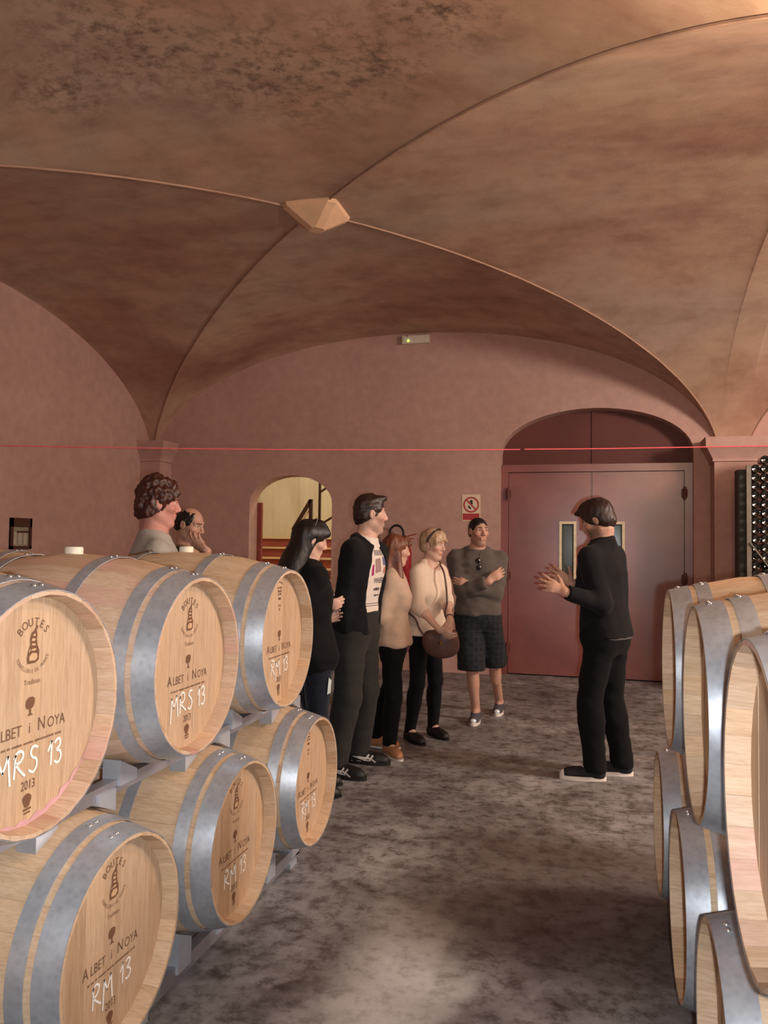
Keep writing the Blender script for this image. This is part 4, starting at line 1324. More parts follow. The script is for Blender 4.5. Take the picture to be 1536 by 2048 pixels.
    def skin_ops(s, hands, brow=1.0, jaw=1.0, nose=1.0):
        k = s.s; J = s.J; s.boxes = []; h = s.hp; m = s.sex == 'm'
        ops = [('u', Loft(s.torso_rows()), 0)]
        for sd in 'rl':
            ops.append(('u', Cap(J['hip' + sd], J['kn' + sd], .080 * k, .054 * k), .05))
            ops.append(('u', Cap(J['kn' + sd], J['an' + sd], .052 * k, .036 * k), .03))
            c = J['kn' + sd] * .68 + J['an' + sd] * .32 - J['fd' + sd] * .020 * k
            ops.append(('u', Ell(c, V(.047, .05, .115) * k), .03))
            ops.append(('u', Cap(J['an' + sd], J['heel' + sd] + J['fd' + sd] * .2 * k + V(0, 0, .03), .036 * k, .02 * k), .02))
            i_ = 1 if sd == 'r' else -1
            ops.append(('u', Cap(J['neck'] + V(i_ * .035, -.02, -.005) * k, J['sh' + sd] + V(-i_ * .02, -.01, .028) * k, .036 * k, .024 * k), .04))
            a, b, c = J['sh' + sd], J['el' + sd], J['wr' + sd]
            ra, rb, rc = (.048, .036, .026) if m else (.042, .033, .023)
            ops.append(('u', Cap(a, b, ra * k, rb * k), .05))
            ops.append(('u', Cap(b, b + (c - b) * .35, rb * k, rb * 1.02 * k), .02)); ops.append(('u', Cap(b + (c - b) * .3, c, rb * 1.02 * k, rc * k), .02))
            ops += s.hand_ops(sd, *hands[sd][:2], **(hands[sd][2] if len(hands[sd]) > 2 else {}))
        nr = .056 if m else .046
        ops.append(('u', Cap(J['neck'] + V(0, -.005, -.02), h(0, -.022, -.065), (nr + .006) * k, nr * k), .04))
        # skull and face
        ops.append(('u', s.hell((0, -.012, .034), (.074, .094, .084)), .02))
        ops.append(('u', s.hell((0, .022, -.030), (.058 * (jaw if m else .95), .066, .080)), .03))
        ops.append(('u', Cap(h(0, .066, -.098), h(0, .050, -.098), .018 * k, .020 * k), .03))
        for x in (-1, 1):
            ops.append(('u', Cap(h(x * .046 * jaw, -.005, -.055), h(x * .022, .05, -.098), .017 * k, .016 * k), .03))
            ops.append(('u', s.hell((x * .042, .056, -.018), (.022, .022, .018)), .025))
            ops.append(('u', Cap(h(x * .016, .084, .034), h(x * .046, .066, .033), .009 * k * brow, .008 * k), .018))
            ops.append(('s', s.hell((x * .0315, .091, .013), (.0165, .012, .0105)), .012))
            ops.append(('u', Cap(h(x * .018, .083, .0205), h(x * .046, .069, .018), .0045 * k), .006))
            ops.append(('u', Cap(h(x * .020, .080, .0045), h(x * .044, .069, .0055), .004 * k), .006))
            # ears
            ops.append(('u', s.hell((x * .0755, -.008, .002), (.0095, .019, .031)), .008))
            ops.append(('s', s.hell((x * .0855, -.004, .006), (.006, .010, .017)), .006))
        ops.append(('u', Cap(h(0, .083, .026), h(0, .106 * (1 if nose == 1 else nose), -.020), .0085 * k, .0115 * k), .016))
        ops.append(('u', Cap(h(-.011, .094, -.027), h(.011, .094, -.027), .0085 * k), .010))
        ops.append(('u', Cap(h(-.019, .0815, -.0545), h(.019, .0815, -.0545), .0060 * k), .010)); ops.append(('u', Cap(h(0, .088, -.054), h(0, .088, -.0535), .006 * k), .010))
        ops.append(('u', Cap(h(-.017, .0815, -.067), h(.017, .0815, -.067), .0070 * k), .010))
        ops.append(('s', Cap(h(-.020, .0915, -.0605), h(.020, .0915, -.0605), .0022 * k), .004))
        lo = np.min([h(x, y, z) for x in (-.09, .09) for y in (-.02, .12) for z in (-.12, .05)], 0); hi = np.max([h(x, y, z) for x in (-.09, .09) for y in (-.02, .12) for z in (-.12, .05)], 0)
        s.boxes.append((lo, hi))
        return ops
    def skin(s, hands, mat, beard=0.0, brows=(.25, .18, .15), lips=(.92, .72, .70), pink=None, **kw):
        ops = s.skin_ops(hands, **kw)
        def tint(vs):
            q = ((vs - s.J['head']) @ s.J['hR'].T) / s.s
            x, y, z = q[:, 0], q[:, 1], q[:, 2]; ax = np.abs(x)
            c = np.ones((len(vs), 3))
            if beard:
                g = np.clip((-.026 - z + .25 * (ax - .03).clip(0)) / .03, 0, 1) * np.clip((y + .015) / .03, 0, 1) * np.clip((z + .120) / .022, 0, 1) * np.clip((.085 - ax) / .01, 0, 1)
                g = np.maximum(g, .7 * ((ax > .055) & (y > -.01) & (y < .03) & (z < .01) & (z > -.075)) * .9)
                c *= (1 - beard * g)[:, None]
            g = ((z > .0285 + .08 * (ax - .03)) & (z < .0385 + .02 * (ax - .03)) & (ax > .011) & (ax < .050) & (y > .055)).astype(float)
            c = c * (1 - g[:, None]) + np.array(brows) * g[:, None]
            g = ((ax < .023) & (z > -.0745 + 12 * ax * ax) & (z < -.0475 - 10 * ax * ax) & (y > .072)).astype(float)
            c = c * (1 - g[:, None]) + np.array(lips) * g[:, None]
            g = np.exp(-((ax - .043) ** 2 + (z + .024) ** 2) / .0006) * (y > .03) * .18
            c[:, 1] *= 1 - g; c[:, 2] *= 1 - g
            return c
        o = sdf_obj('body', ops, .011, mat, s.root, .0042, s.boxes, tint=tint)
        gaze = getattr(s, 'gaze', None)
        for x in (-1, 1):
            e = link('eye', ME_EYE, None, s.root); e.location = s.hp(x * .0315, .0705, .0125)
            R = s.J['hR']; f = nrm(R[1] + (gaze if gaze is not None else 0 * R[1])); xx = nrm(np.cross(f, R[2])); zz = np.cross(xx, f)
            e.rotation_euler = Matrix([[xx[i], f[i], zz[i]] for i in range(3)]).to_euler(); e.scale = (s.s,) * 3
        return o
    def sleeve(s, sd, off, end=1.9, k_=.05, cuff=0.0):
        J = s.J; k = s.s; a, b, c = J['sh' + sd], J['el' + sd], J['wr' + sd]
        ra, rb, rc = (.048, .037, .029) if s.sex == 'm' else (.042, .034, .026)
        ops = []
        if end <= 1: ops.append(('u', Cap(a, a + (b - a) * end, ra * k + off, (ra + (rb - ra) * end) * k + off, e1=True), k_))
        else:
            ops.append(('u', Cap(a, b, ra * k + off, rb * k + off), k_))
            e = end - 1; ops.append(('u', Cap(b, b + (c - b) * e, rb * k + off, (rb + (rc - rb) * e) * k + off + cuff, e1=True), .03))
        return ops
    def upper(s, name, mat, off, hem, sleeve=1.9, neck=.07, neck_y=.02, neck_z=.0, wr=.0022, seed=1, cuff=.0, extra=(), soff=None, flare=0.0, collar=None, label=None, res=.0085, bust=False):
        k = s.s; J = s.J
        rows = s.torso_rows(off, z0=hem, z1=1.49 * k)
        if flare: rows = [(z, a + flare * max(0, 1 - (z - hem) / .22), b + flare * max(0, 1 - (z - hem) / .22), cx, cy) for z, a, b, cx, cy in rows]
        ops = [('u', Loft(rows), 0)]
        if s.sex == 'f' or bust:
            for x in (-1, 1):
                c = J['neck'] * .45 + J['pel'] * .55; c = c + V(x * .062 * k, .072 * k, .065 * k); ops.append(('u', Ell(c, V(.062, .058, .062) * k + off * .5), .05))
        for sd in 'rl':
            i_ = 1 if sd == 'r' else -1
            ops.append(('u', Cap(J['neck'] + V(i_ * .040, -.02, -.012) * k, J['sh' + sd] + V(-i_ * .02, -.01, .028) * k, .036 * k + off, .024 * k + off), .04))
        for sd in 'rl': ops += s.sleeve(sd, off if soff is None else soff, sleeve, cuff=cuff)
        nk = J['neck']
        if neck: ops.append(('s', Ell(nk + V(0, neck_y, .03 + neck_z) * k, V(neck, neck * .95, .055) * k), .008))
        if collar:
            ops.append(('u', Cap(nk + V(0, -.012, .0) * k, nk + V(0, -.004, collar) * k, .072 * k + off * .5, .068 * k + off * .5, e1=True), .02))
            ops.append(('s', Cap(nk + V(0, -.008, .02) * k, nk + V(0, 0, collar + .05) * k, .053 * k + off * .2, .054 * k + off * .2), .006))
        ops += list(extra)
        return sdf_obj(name, ops, res, mat, s.root, wr=[(wr * 1.5, 24, seed, (1, 1, .9)), (wr * .8, 55, seed + 5, (1, 1, 1.1))], label=label)
    def legs(s, name, mat, off=.014, top=1.02, end=.07, rk=(.080, .056, .042), wr=.0025, seed=3, label=None, wide=0.0):
        k = s.s; J = s.J
        rows = s.torso_rows(off, z0=.79 * k, z1=top * k)
        ops = [('u', Loft(rows), 0)]
        for sd in 'rl':
            hp_, kn, an = J['hip' + sd], J['kn' + sd], J['an' + sd]
            ops.append(('u', Cap(hp_ + V(0, 0, -.02), kn, rk[0] * k + off, rk[1] * k + off + wide), .055))
            ops.append(('u', Cap(kn, an, rk[1] * k + off + wide, rk[2] * k + off + wide, e1=False), .02))
            ops.append(('u', Ell(kn * .68 + an * .32 - J['fd' + sd] * .020 * k, V(.047, .05, .115) * k + off + .004), .03))
        if end > .3:
            ops = ops[:1]
            for sd in 'rl':
                hp_, kn = J['hip' + sd], J['kn' + sd]; t = 1.0
                b = kn + (kn - hp_) * .0 + V(0, 0, 0); ops.append(('u', Cap(hp_, b, rk[0] * k + off, rk[1] * k + off + wide, e1=False), .03))
        ops.append(('i', Half(V(0, 0, end * k), V(0, 0, -1)), 0))
        return sdf_obj(name, ops, .0095, mat, s.root, wr=[(wr * 1.5, 20, seed, (1, 1, 1.3)), (wr * .8, 50, seed + 2, (.8, .8, 1.3))], label=label)
    def shoe(s, sd, upper_mat, sole_mat, style='sneaker', pitch=0.0, name='shoe'):
        k = s.s; hl, d = s.J['heel' + sd], s.J['fd' + sd]; x = V(d[1], -d[0], 0); z = V(0, 0, 1)
        if pitch: d2 = d * math.cos(pitch) - z * math.sin(pitch); z = d * math.sin(pitch) + z * math.cos(pitch); d = d2
        Lh = .285 * k; hl = hl - d * .012 * k; R = np.stack([x, d, z])
        P = lambda a, b, c: hl + k * (a * x + b * d + c * z)
        em = bpy.data.objects.new(name, None); COL.objects.link(em); em.parent = s.root
        low = style in ('flat',)
        ops = [('u', Cap(P(0, .042, .040), P(0, .225, .032), .040 * k, .038 * k, (x, 1.0)), 0),
               ('u', Cap(P(.004, .20, .030), P(.004, .246, .026), .040 * k, .032 * k), .02),
               ('u', Cap(P(0, .085, .062), P(0, .19, .038), .037 * k, .030 * k), .025)]
        if not low: ops.append(('u', Cap(P(0, .055, .05), P(0, .058, .098), .040 * k, .041 * k, e1=True), .02))
        else: ops.append(('u', Cap(P(0, .05, .04), P(0, .05, .062), .037 * k, .036 * k, e1=True), .02))
        if not low: ops.append(('s', Cap(P(0, .058, .085), P(0, .060, .14), .030 * k), .006))
        ops.append(('i', Half(P(0, 0, .016), -z), .0))
        sdf_obj('upper', ops, .0065, upper_mat, em, wr=[(.0006, 70, 3, (1, 1, 1))])
        n = 22; ol = []
        for i in range(n):
            a = 2 * math.pi * i / n; u = math.cos(a); w = math.sin(a)
            yy = .1425 + .146 * w; ww = .0385 + .010 * math.sin((yy - .03) / .285 * math.pi) * (1 if yy > .12 else .3)
            ol.append((ww * (abs(u) ** .75) * (1 if u > 0 else -1), yy))
        mb = MB(); h0, h1 = (0.0, .026 if not low else .014)
        mb.v = [tuple(P(a, b, h0)) for a, b in ol] + [tuple(P(a * 1.03, b, h1)) for a, b in ol]
        mb.f = [tuple(reversed(range(n))), tuple(range(n, 2 * n))] + [(i, (i + 1) % n, n + (i + 1) % n, n + i) for i in range(n)]
        mb.build('sole', sole_mat, em, smooth=50)
        s.sf = (P, em, x, d, z)
        return em
    def surf_put(s, obj, name, mat, flat, origin, ux, uy, nrm_, off=.002, parent=None):
        # lay a flat drawing on a garment: cast each of its points onto the cloth
        me = obj.data; vs = [v.co for v in me.vertices]
        bv = BVHTree.FromPolygons([tuple(v) for v in vs], [tuple(p.vertices) for p in me.polygons])
        out = []; o = Vector(origin); ux = Vector(ux); uy = Vector(uy); nn = Vector(nrm_).normalized(); last = None
        for u, w in flat.v:
            p = o + ux * u + uy * w
            hit, n_, _, _ = bv.ray_cast(p + nn * .4, -nn)
            if hit is None: hit = last if last is not None else p
            last = hit; out.append(tuple(hit + nn * off))
        m2 = bpy.data.meshes.new(name); m2.from_pydata(out, [], flat.f); m2.update()
        return link(name, m2, mat, parent or s.root)
# ------------------------------------------------------------------ the visitors and their guide
SK_M = skin_mat('skin_tan', srgb(198, 152, 130)); SK_L = skin_mat('skin_fair', srgb(214, 172, 152)); SK_R = skin_mat('skin_ruddy', srgb(204, 146, 132))
HA_BLACK = hair_mat('hair_black', srgb(14, 11, 11), srgb(30, 24, 22)); HA_DARK = hair_mat('hair_dark_brown', srgb(30, 18, 15), srgb(54, 32, 26))
HA_RED = hair_mat('hair_auburn', srgb(82, 42, 28), srgb(132, 74, 48)); HA_BLOND = hair_mat('hair_ash_blond', srgb(140, 108, 84), srgb(206, 176, 140)); HA_CURL = hair_mat('hair_reddish_brown', srgb(48, 24, 19), srgb(86, 44, 34))
C_BLACK = cloth('knit_black', srgb(23, 22, 24), sheen=.03); C_BLACK2 = cloth('trouser_black', srgb(15, 14, 15), sheen=.02); C_JET = cloth('jacket_black', srgb(18, 17, 18), sheen=.02)
C_WHITE = cloth('tee_white', srgb(226, 214, 202), .05); C_CHAR = cloth('trouser_charcoal', srgb(48, 46, 44), sheen=.05); C_BEIGE = cloth('top_beige', srgb(196, 168, 146), .06); C_PLUM = cloth('undershirt_plum', srgb(104, 24, 62))
C_CREAM = cloth('top_cream', srgb(226, 204, 182), .05); C_GREY = cloth('sweater_grey', srgb(92, 84, 78), .14, scale=180); C_TEEG = cloth('tee_grey', srgb(172, 166, 158), .05); C_NAVY = cloth('jeans_navy', srgb(22, 28, 42), .2)
C_DARKT = cloth('shirt_dark', srgb(40, 32, 30)); C_COLLAR = cloth('collar_dark', srgb(38, 24, 26))
L_BLACK = plain('shoe_black', srgb(24, 21, 21), .55, var=.1); L_WHITE = plain('rubber_white', srgb(232, 224, 214), .5, var=.05); L_TAN = plain('shoe_tan', srgb(176, 124, 88), .28, var=.12); L_GREY = plain('shoe_grey', srgb(74, 76, 84), .6, var=.2, scale=60); L_CANVAS = plain('canvas_black', srgb(30, 29, 32), .85)
t = NT('plaid_dark'); c = t.coords((1, 1, 1)); wv = t.n('ShaderNodeTexChecker'); wv.inputs['Scale'].default_value = 26; wv.inputs['Color1'].default_value = srgb(18, 19, 21); wv.inputs['Color2'].default_value = srgb(27, 30, 30); t.l(c, 0, wv, 'Vector')
w2 = t.n('ShaderNodeTexWave', wave_type='BANDS', bands_direction='X'); w2.inputs['Scale'].default_value = 7; t.l(c, 0, w2, 'Vector'); w3 = t.n('ShaderNodeTexWave', wave_type='BANDS', bands_direction='Z'); w3.inputs['Scale'].default_value = 7; t.l(c, 0, w3, 'Vector')
r2 = t.ramp(w2, 'Fac', [(.90, (0, 0, 0, 1)), (.97, (1, 1, 1, 1))]); r3 = t.ramp(w3, 'Fac', [(.90, (0, 0, 0, 1)), (.97, (1, 1, 1, 1))])
mx = t.n('ShaderNodeMath', operation='MAXIMUM'); t.l(r2, 0, mx, 0); t.l(r3, 0, mx, 1); ml = t.n('ShaderNodeMath', operation='MULTIPLY'); t.l(mx, 0, ml, 0); ml.inputs[1].default_value = .5
t.base(t.mix(ml, 0, (wv, 0), srgb(48, 50, 60))); t.set(Roughness=.9); C_PLAID = t.m
plain('reflector', srgb(240, 248, 255), .30, .2, var=.02, spec=1.0)

def hair_short(p, mat, th=.010, top=.012, face=(.012, .095, -.040, .088, .092, .108), nape=-.062, wr=((.003, 160, 1, (1, 1, 1)),), extra=(), name='hair', cutz=None, sideburn=True):
    ops = [('u', p.hell((0, -.014, .036 + top * .5), (.076 + th, .097 + th, .084 + top)), 0)]
    ops.append(('u', p.hell((0, -.045, -.01), (.066 + th, .062 + th, .070)), .02))
    ops += [('u', e, k) for e, k in extra]
    k = p.s
    _, fy, fz, rx, ry, rz = face
    ops.append(('s', p.hell((0, fy, fz), (rx, ry, rz)), .008))
    R = p.J['hR']
    ops.append(('i', Half(p.hp(0, -.02, nape + .03), -(R[2] * .92 + R[1] * -.38)), .01))
    for x in (-1, 1):
        ops.append(('s', p.hell((x * .088, -.006, -.012), (.022, .022, .040)), .006))
    return sdf_obj(name, ops, .006, mat, p.root, wr=list(wr))

# --- guide in black, right of the group -------------------------------------------------
def guide():
    p = Person('guide', 'person in black sweater and trousers, gesturing with both hands before the steel door', (1195, 1000), base_px=(1200, 1553), phi=206, sex='m', fat=1.05)
    pel = p.P(1212, 1290)
    feet = {'l': (p.G(1208, 1561), p.G(1118, 1556)), 'r': (p.G(1262, 1551), p.G(1176, 1546))}
    p.skeleton((1196, 1050), 196, -24, feet, {'l': (p.P(1130, 1184, -.24), V(-.1, -.15, -1)), 'r': (p.P(1144, 1168, .04), V(.2, -.3, -1))}, pelvis=(pel[0], pel[1]), head_dd=.02)
    dl_ = p.dirL(178, 22); p.skin({'l': (dl_, p.dirL(-90, -20), dict(curl=(.10, .18, .26, .34), spread=.16, thumb=(.9, .2))), 'r': (p.dirL(172, 30), p.dirL(100, -10), dict(curl=(.2, .25, .3, .3), spread=.14, thumb=(1.0, .1)))}, SK_M, beard=.6)
    k = p.s
    hair_short(p, HA_DARK, .012, .022, (0, .100, -.046, .086, .086, .104), -.082, ((.0022, 110, 2, (1, .35, .5)), (.0012, 260, 3, (1, .5, .6))),
               extra=[(Cap(p.hp(-.03, .045, .112), p.hp(-.02, .105, .098), .030 * k, .014 * k), .03), (Cap(p.hp(.03, .045, .112), p.hp(.02, .102, .094), .030 * k, .014 * k), .03)])
    p.upper('sweater', C_BLACK, .018, .90 * k, 1.94, neck=None, collar=.045, seed=11, flare=.008)
    p.upper('undershirt', cloth('undershirt_grey', srgb(96, 92, 90)), .006, .888 * k, .2, neck=.05, seed=13, wr=.0005, flare=.015)
    p.legs('trousers', C_BLACK2, .016, 1.0, .055, (.082, .060, .052), seed=12, wide=.004)
    for sd in 'lr':
        p.shoe(sd, L_CANVAS, L_WHITE, name='canvas_shoe'); P, em, x, d, z = p.sf
        sdf_obj('toe_cap', [('u', Cap(P(.004, .215, .030), P(.004, .252, .026), .0405 * k, .034 * k), 0), ('i', Half(P(0, .226, 0), -d), 0), ('i', Half(P(0, 0, .012), -z), 0)], .005, L_WHITE, em)
        for i in range(5):
            y = .118 + i * .021; zz = .086 - i * .0085
            MB().tube([P(-.024, y, zz - .008), P(-.008, y + .006, zz + .0075), P(.010, y + .012, zz + .0075), P(.024, y + .016, zz - .010)], .0032 * k, 6).build('lace', L_WHITE, em, smooth=60)
guide()

# --- tall man in a black cardigan ---------------------------------------------------------
def tall():
    p = Person('visitor', 'person in black cardigan over white printed T-shirt and charcoal trousers, seen from behind', (738, 988), base_px=(712, 1541), phi=26, sex='m', fat=1.0)
    pel = p.P(712, 1290); k = p.s
    feet = {'r': (p.G(655, 1549), p.G(722, 1560)), 'l': (p.G(700, 1524), p.G(776, 1530))}
    p.skeleton((741, 1030), -14, 0, feet, {'r': (pel + V(.130, .0, .03), V(.6, -1, 0)), 'l': (pel + V(-.130, .0, .03), V(-.6, -1, 0))}, pelvis=(pel[0], pel[1]))
    p.skin({'r': (V(-.2, -.1, -1), V(-1, 0, 0), dict(curl=(.6, .6, .6, .6))), 'l': (V(.2, -.1, -1), V(1, 0, 0), dict(curl=(.6, .6, .6, .6)))}, SK_L, beard=.3)
    hair_short(p, HA_DARK, .004, .014, (0, .102, -.052, .086, .090, .106), -.068, ((.0025, 150, 4, (1, .6, 1)),),
               extra=[(Cap(p.hp(-.03, .05, .105), p.hp(-.02, .092, .108), .022 * k, .014 * k), .03), (Cap(p.hp(.03, .05, .105), p.hp(.02, .092, .108), .022 * k, .014 * k), .03)])
    tee = p.upper('t_shirt', C_WHITE, .012, .905 * k, .5, neck=.066, neck_y=.012, seed=21, wr=.002)
    nk = p.J['neck']
    ex = [('s', Ell(nk + V(.03, .22, -.36) * k, V(.135, .19, .46) * k), .01), ('s', Ell(nk + V(0, .05, .02) * k, V(.088, .11, .08) * k), .01)]
    p.upper('cardigan', C_BLACK, .024, .885 * k, 1.9, neck=.072, neck_y=.02, seed=22, extra=ex, wr=.003)
    p.legs('trousers', C_CHAR, .018, 1.02, .06, (.084, .064, .052), seed=23, wide=.006)
    # print on the shirt
    ch = nk + V(0, 0, -.28) * k
    for tx, sz, yy in (('WHERE', .052, .02), ('', .030, -.035), ('', .020, -.075)):
        fl = Flat()
        if tx: fl.text(tx, sz, (0, yy), .8)
        else: fl.marks(sz * 4, sz * .7, (0, yy), 10, int(sz * 1000))
        p.surf_put(tee, 'shirt_lettering', plain('print_dark', srgb(74, 62, 66), .85), fl, ch, (-1, 0, 0), (0, 0, 1), (0, 1, 0))
    for yy in (-.128, -.142):
        fl = Flat(); fl.ribbon([(-.10 + .02 * i, yy) for i in range(11)], .004)
        p.surf_put(tee, 'shirt_rule', plain('print_dark', srgb(74, 62, 66), .85), fl, ch, (-1, 0, 0), (0, 0, 1), (0, 1, 0))
    for nm, col, pts in (('shirt_print', srgb(150, 140, 134), [(-.10, .20), (.10, .20), (.10, .165), (-.10, .165)]), ('shirt_print', srgb(160, 130, 128), [(-.09, .14), (-.03, .15), (-.02, .06), (-.08, .05)]),
                         ('shirt_print', srgb(104, 104, 140), [(.0, .16), (.05, .14), (.06, .10), (.01, .10)]), ('shirt_print', srgb(190, 130, 110), [(.02, .09), (.07, .08), (.06, .045), (.01, .05)]), ('shirt_print', srgb(170, 40, 110), [(-.115, .10), (-.10, .11), (-.095, .04), (-.115, .03)])):
        f2 = Flat()
        for i in range(6):
            for j in range(6):
                q = []
                for a, b in ((i, j), (i + 1, j), (i + 1, j + 1), (i, j + 1)):
                    u, w = a / 6, b / 6
                    q.append(tuple((pts[0][c] * (1 - u) + pts[1][c] * u) * (1 - w) + (pts[3][c] * (1 - u) + pts[2][c] * u) * w for c in (0, 1)))
                f2.put(q, [(0, 1, 2, 3)])
        p.surf_put(tee, nm, plain('print_%d' % int(col[0] * 1e4), col, .85), f2, ch + V(-.02, 0, .02), (-1, 0, 0), (0, 0, 1), (0, 1, 0), .0018)
    for sd in 'rl':
        em = p.shoe(sd, L_BLACK, L_BLACK, name='sneaker'); P, em, x, d, z = p.sf
        up_ = [c for c in em.children if c.name.startswith('upper')][0]
        for side in (1, -1):
            f3 = Flat()
            f3.ribbon(smooth_line([(.03, .062), (.10, .045), (.16, .040), (.20, .018)], 5), .011); f3.ribbon(smooth_line([(.03, .058), (.10, .036), (.15, .024), (.17, .018)], 5), .010)
            f3.ribbon([(.118 + .0032 * i, .018 + .0046 * i) for i in range(11)], .011); f3.ribbon([(.148 + .003 * i, .016 + .0044 * i) for i in range(11)], .011)
            f3.ribbon([(.03, .018), (.10, .020)], .004)
            p.surf_put(up_, 'side_stripes', L_WHITE, f3, P(0, 0, .004), d * k, z * k, x * side, .003, em)
tall()

# --- woman with long black hair -----------------------------------------------------------
def black_hair():
    p = Person('visitor', 'person with long black hair and black jacket, hand held to the chest, behind the barrels', (612, 1038), base_px=(616, 1592), phi=-22, sex='f', fat=1.06)
    k = p.s; pel = p.P(622, 1310)
    feet = {'r': (p.G(598, 1600), p.G(650, 1596)), 'l': (p.G(606, 1578), p.G(662, 1572))}
    p.skeleton((622, 1088), -14, -16, feet, {'r': (p.P(648, 1216, -.06), V(-.2, -.8, -1)), 'l': (p.P(640, 1240, .0), V(-.2, -.6, -1))}, pelvis=(pel[0], pel[1]))
    p.skin({'r': (p.dirL(5, 18), p.dirL(-80, 10), dict(curl=(.55, .6, .65, .7), spread=.02)), 'l': (p.dirL(0, 15), p.dirL(90, 0), dict(curl=(.4, .4, .4, .4)))}, SK_L)
    h = p.hp
    ops = [('u', p.hell((0, -.020, .038), (.090, .112, .094)), 0), ('u', Cap(h(0, -.055, .0), h(0, -.085, -.22), .090 * k, .105 * k, (p.J['hR'][1], .72)), .04),
           ('u', Cap(h(-.05, -.02, -.05), h(-.075, -.045, -.24), .040 * k, .05 * k), .03), ('u', Cap(h(.05, -.03, -.05), h(.08, -.05, -.24), .040 * k, .05 * k), .03),
           ('u', Cap(h(0, -.08, -.18), h(0, -.105, -.34), .10 * k, .075 * k, (p.J['hR'][1], .6)), .03), ('u', Cap(h(0, .04, .108), h(.03, .085, .07), .028 * k, .014 * k), .05),
           ('s', p.hell((0, .116, -.060), (.074, .090, .118)), .01)]
    for x in (-1, 1): ops.append(('s', p.hell((x * .092, .004, -.012), (.022, .020, .036)), .006))
    sdf_obj('hair', ops, .007, HA_BLACK, p.root, wr=[(.002, 70, 31, (1, 1, .12)), (.0012, 170, 32, (1, 1, .1))])
    MB().tube([h(.088, -.03, .05), h(.05, -.01, .135), h(0, -.005, .145), h(-.05, -.01, .135), h(-.088, -.03, .05)], .004, 6).build('hair_band', plain('band_grey', srgb(70, 64, 60), .3), p.root)
    p.upper('jacket', C_JET, .026, .80 * k, 1.92, neck=.06, seed=33, flare=.02, wr=.003, collar=.03)
    j = p.legs('jeans', C_NAVY, .012, .98, .05, (.082, .058, .042), seed=34)
    f = Flat(); f.poly([(-.012, -.05), (.016, -.045), (.018, .03), (-.008, .05)]); f.f = f.f
    tgt = p.P(663, 1372, -.1)
    p.surf_put(j, 'pocket_patch', plain('pale_cloth', srgb(196, 210, 206), .8), f, p.J['hipr'] + V(.0, .06, -.17) * k, (0, 1, 0), (0, 0, 1), (1, 0, 0), .008)
    for sd in 'rl': p.shoe(sd, L_BLACK, L_BLACK, 'flat')
black_hair()

# --- woman with auburn hair -----------------------------------------------------------------
def auburn():
    p = Person('visitor', 'person with long auburn hair, beige top and tan shoes, beside the fire extinguisher', (790, 1066), base_px=(788, 1511), phi=6, sex='f', fat=1.02)
    k = p.s; pel = p.P(786, 1300)
    feet = {'r': (p.G(772, 1506), p.G(826, 1536)), 'l': (p.G(738, 1492), p.G(790, 1497))}
    p.skeleton((793, 1102), -16, -6, feet, {'r': (p.P(806, 1238, .02), V(.8, -.9, -.6)), 'l': (p.P(806, 1243, .16), V(-.8, -.8, -.6))}, pelvis=(pel[0], pel[1]))
    p.skin({'r': (p.dirL(-70, -20), p.dirL(180, 0)), 'l': (p.dirL(70, -20), p.dirL(180, 0))}, SK_L)
    h = p.hp
    ops = [('u', p.hell((0, -.018, .038), (.086, .108, .092)), 0), ('u', Cap(h(0, -.05, .0), h(0, -.06, -.20), .085 * k, .088 * k, (p.J['hR'][1], .75)), .04),
           ('u', Cap(h(-.055, -.01, -.05), h(-.07, -.01, -.25), .036 * k, .042 * k), .03), ('u', Cap(h(.055, .0, -.05), h(.072, .02, -.25), .036 * k, .040 * k), .03),
           ('u', Cap(h(.06, .02, -.22), h(.05, .06, -.31), .03 * k, .02 * k), .03), ('u', Cap(h(0, -.06, -.2), h(0, -.07, -.30), .085 * k, .06 * k, (p.J['hR'][1], .6)), .03),
           ('u', Cap(h(0, .06, .10), h(.03, .088, .06), .030 * k, .02 * k), .02), ('s', p.hell((0, .112, -.060), (.074, .088, .118)), .01)]
    sdf_obj('hair', ops, .007, HA_RED, p.root, wr=[(.005, 60, 41, (1, 1, .15)), (.0025, 160, 42, (1, 1, .12))])
    p.upper('undershirt', C_PLUM, .004, .835 * k, .2, neck=.06, seed=43, wr=.001, flare=.016)
    p.upper('top', C_BEIGE, .018, .875 * k, 1.88, neck=.06, seed=44, wr=.003, flare=.01)
    p.legs('trousers', C_BLACK2, .012, .98, .075, (.080, .056, .042), seed=45)
    for sd in 'rl': p.shoe(sd, L_TAN, L_WHITE, 'flat')
auburn()

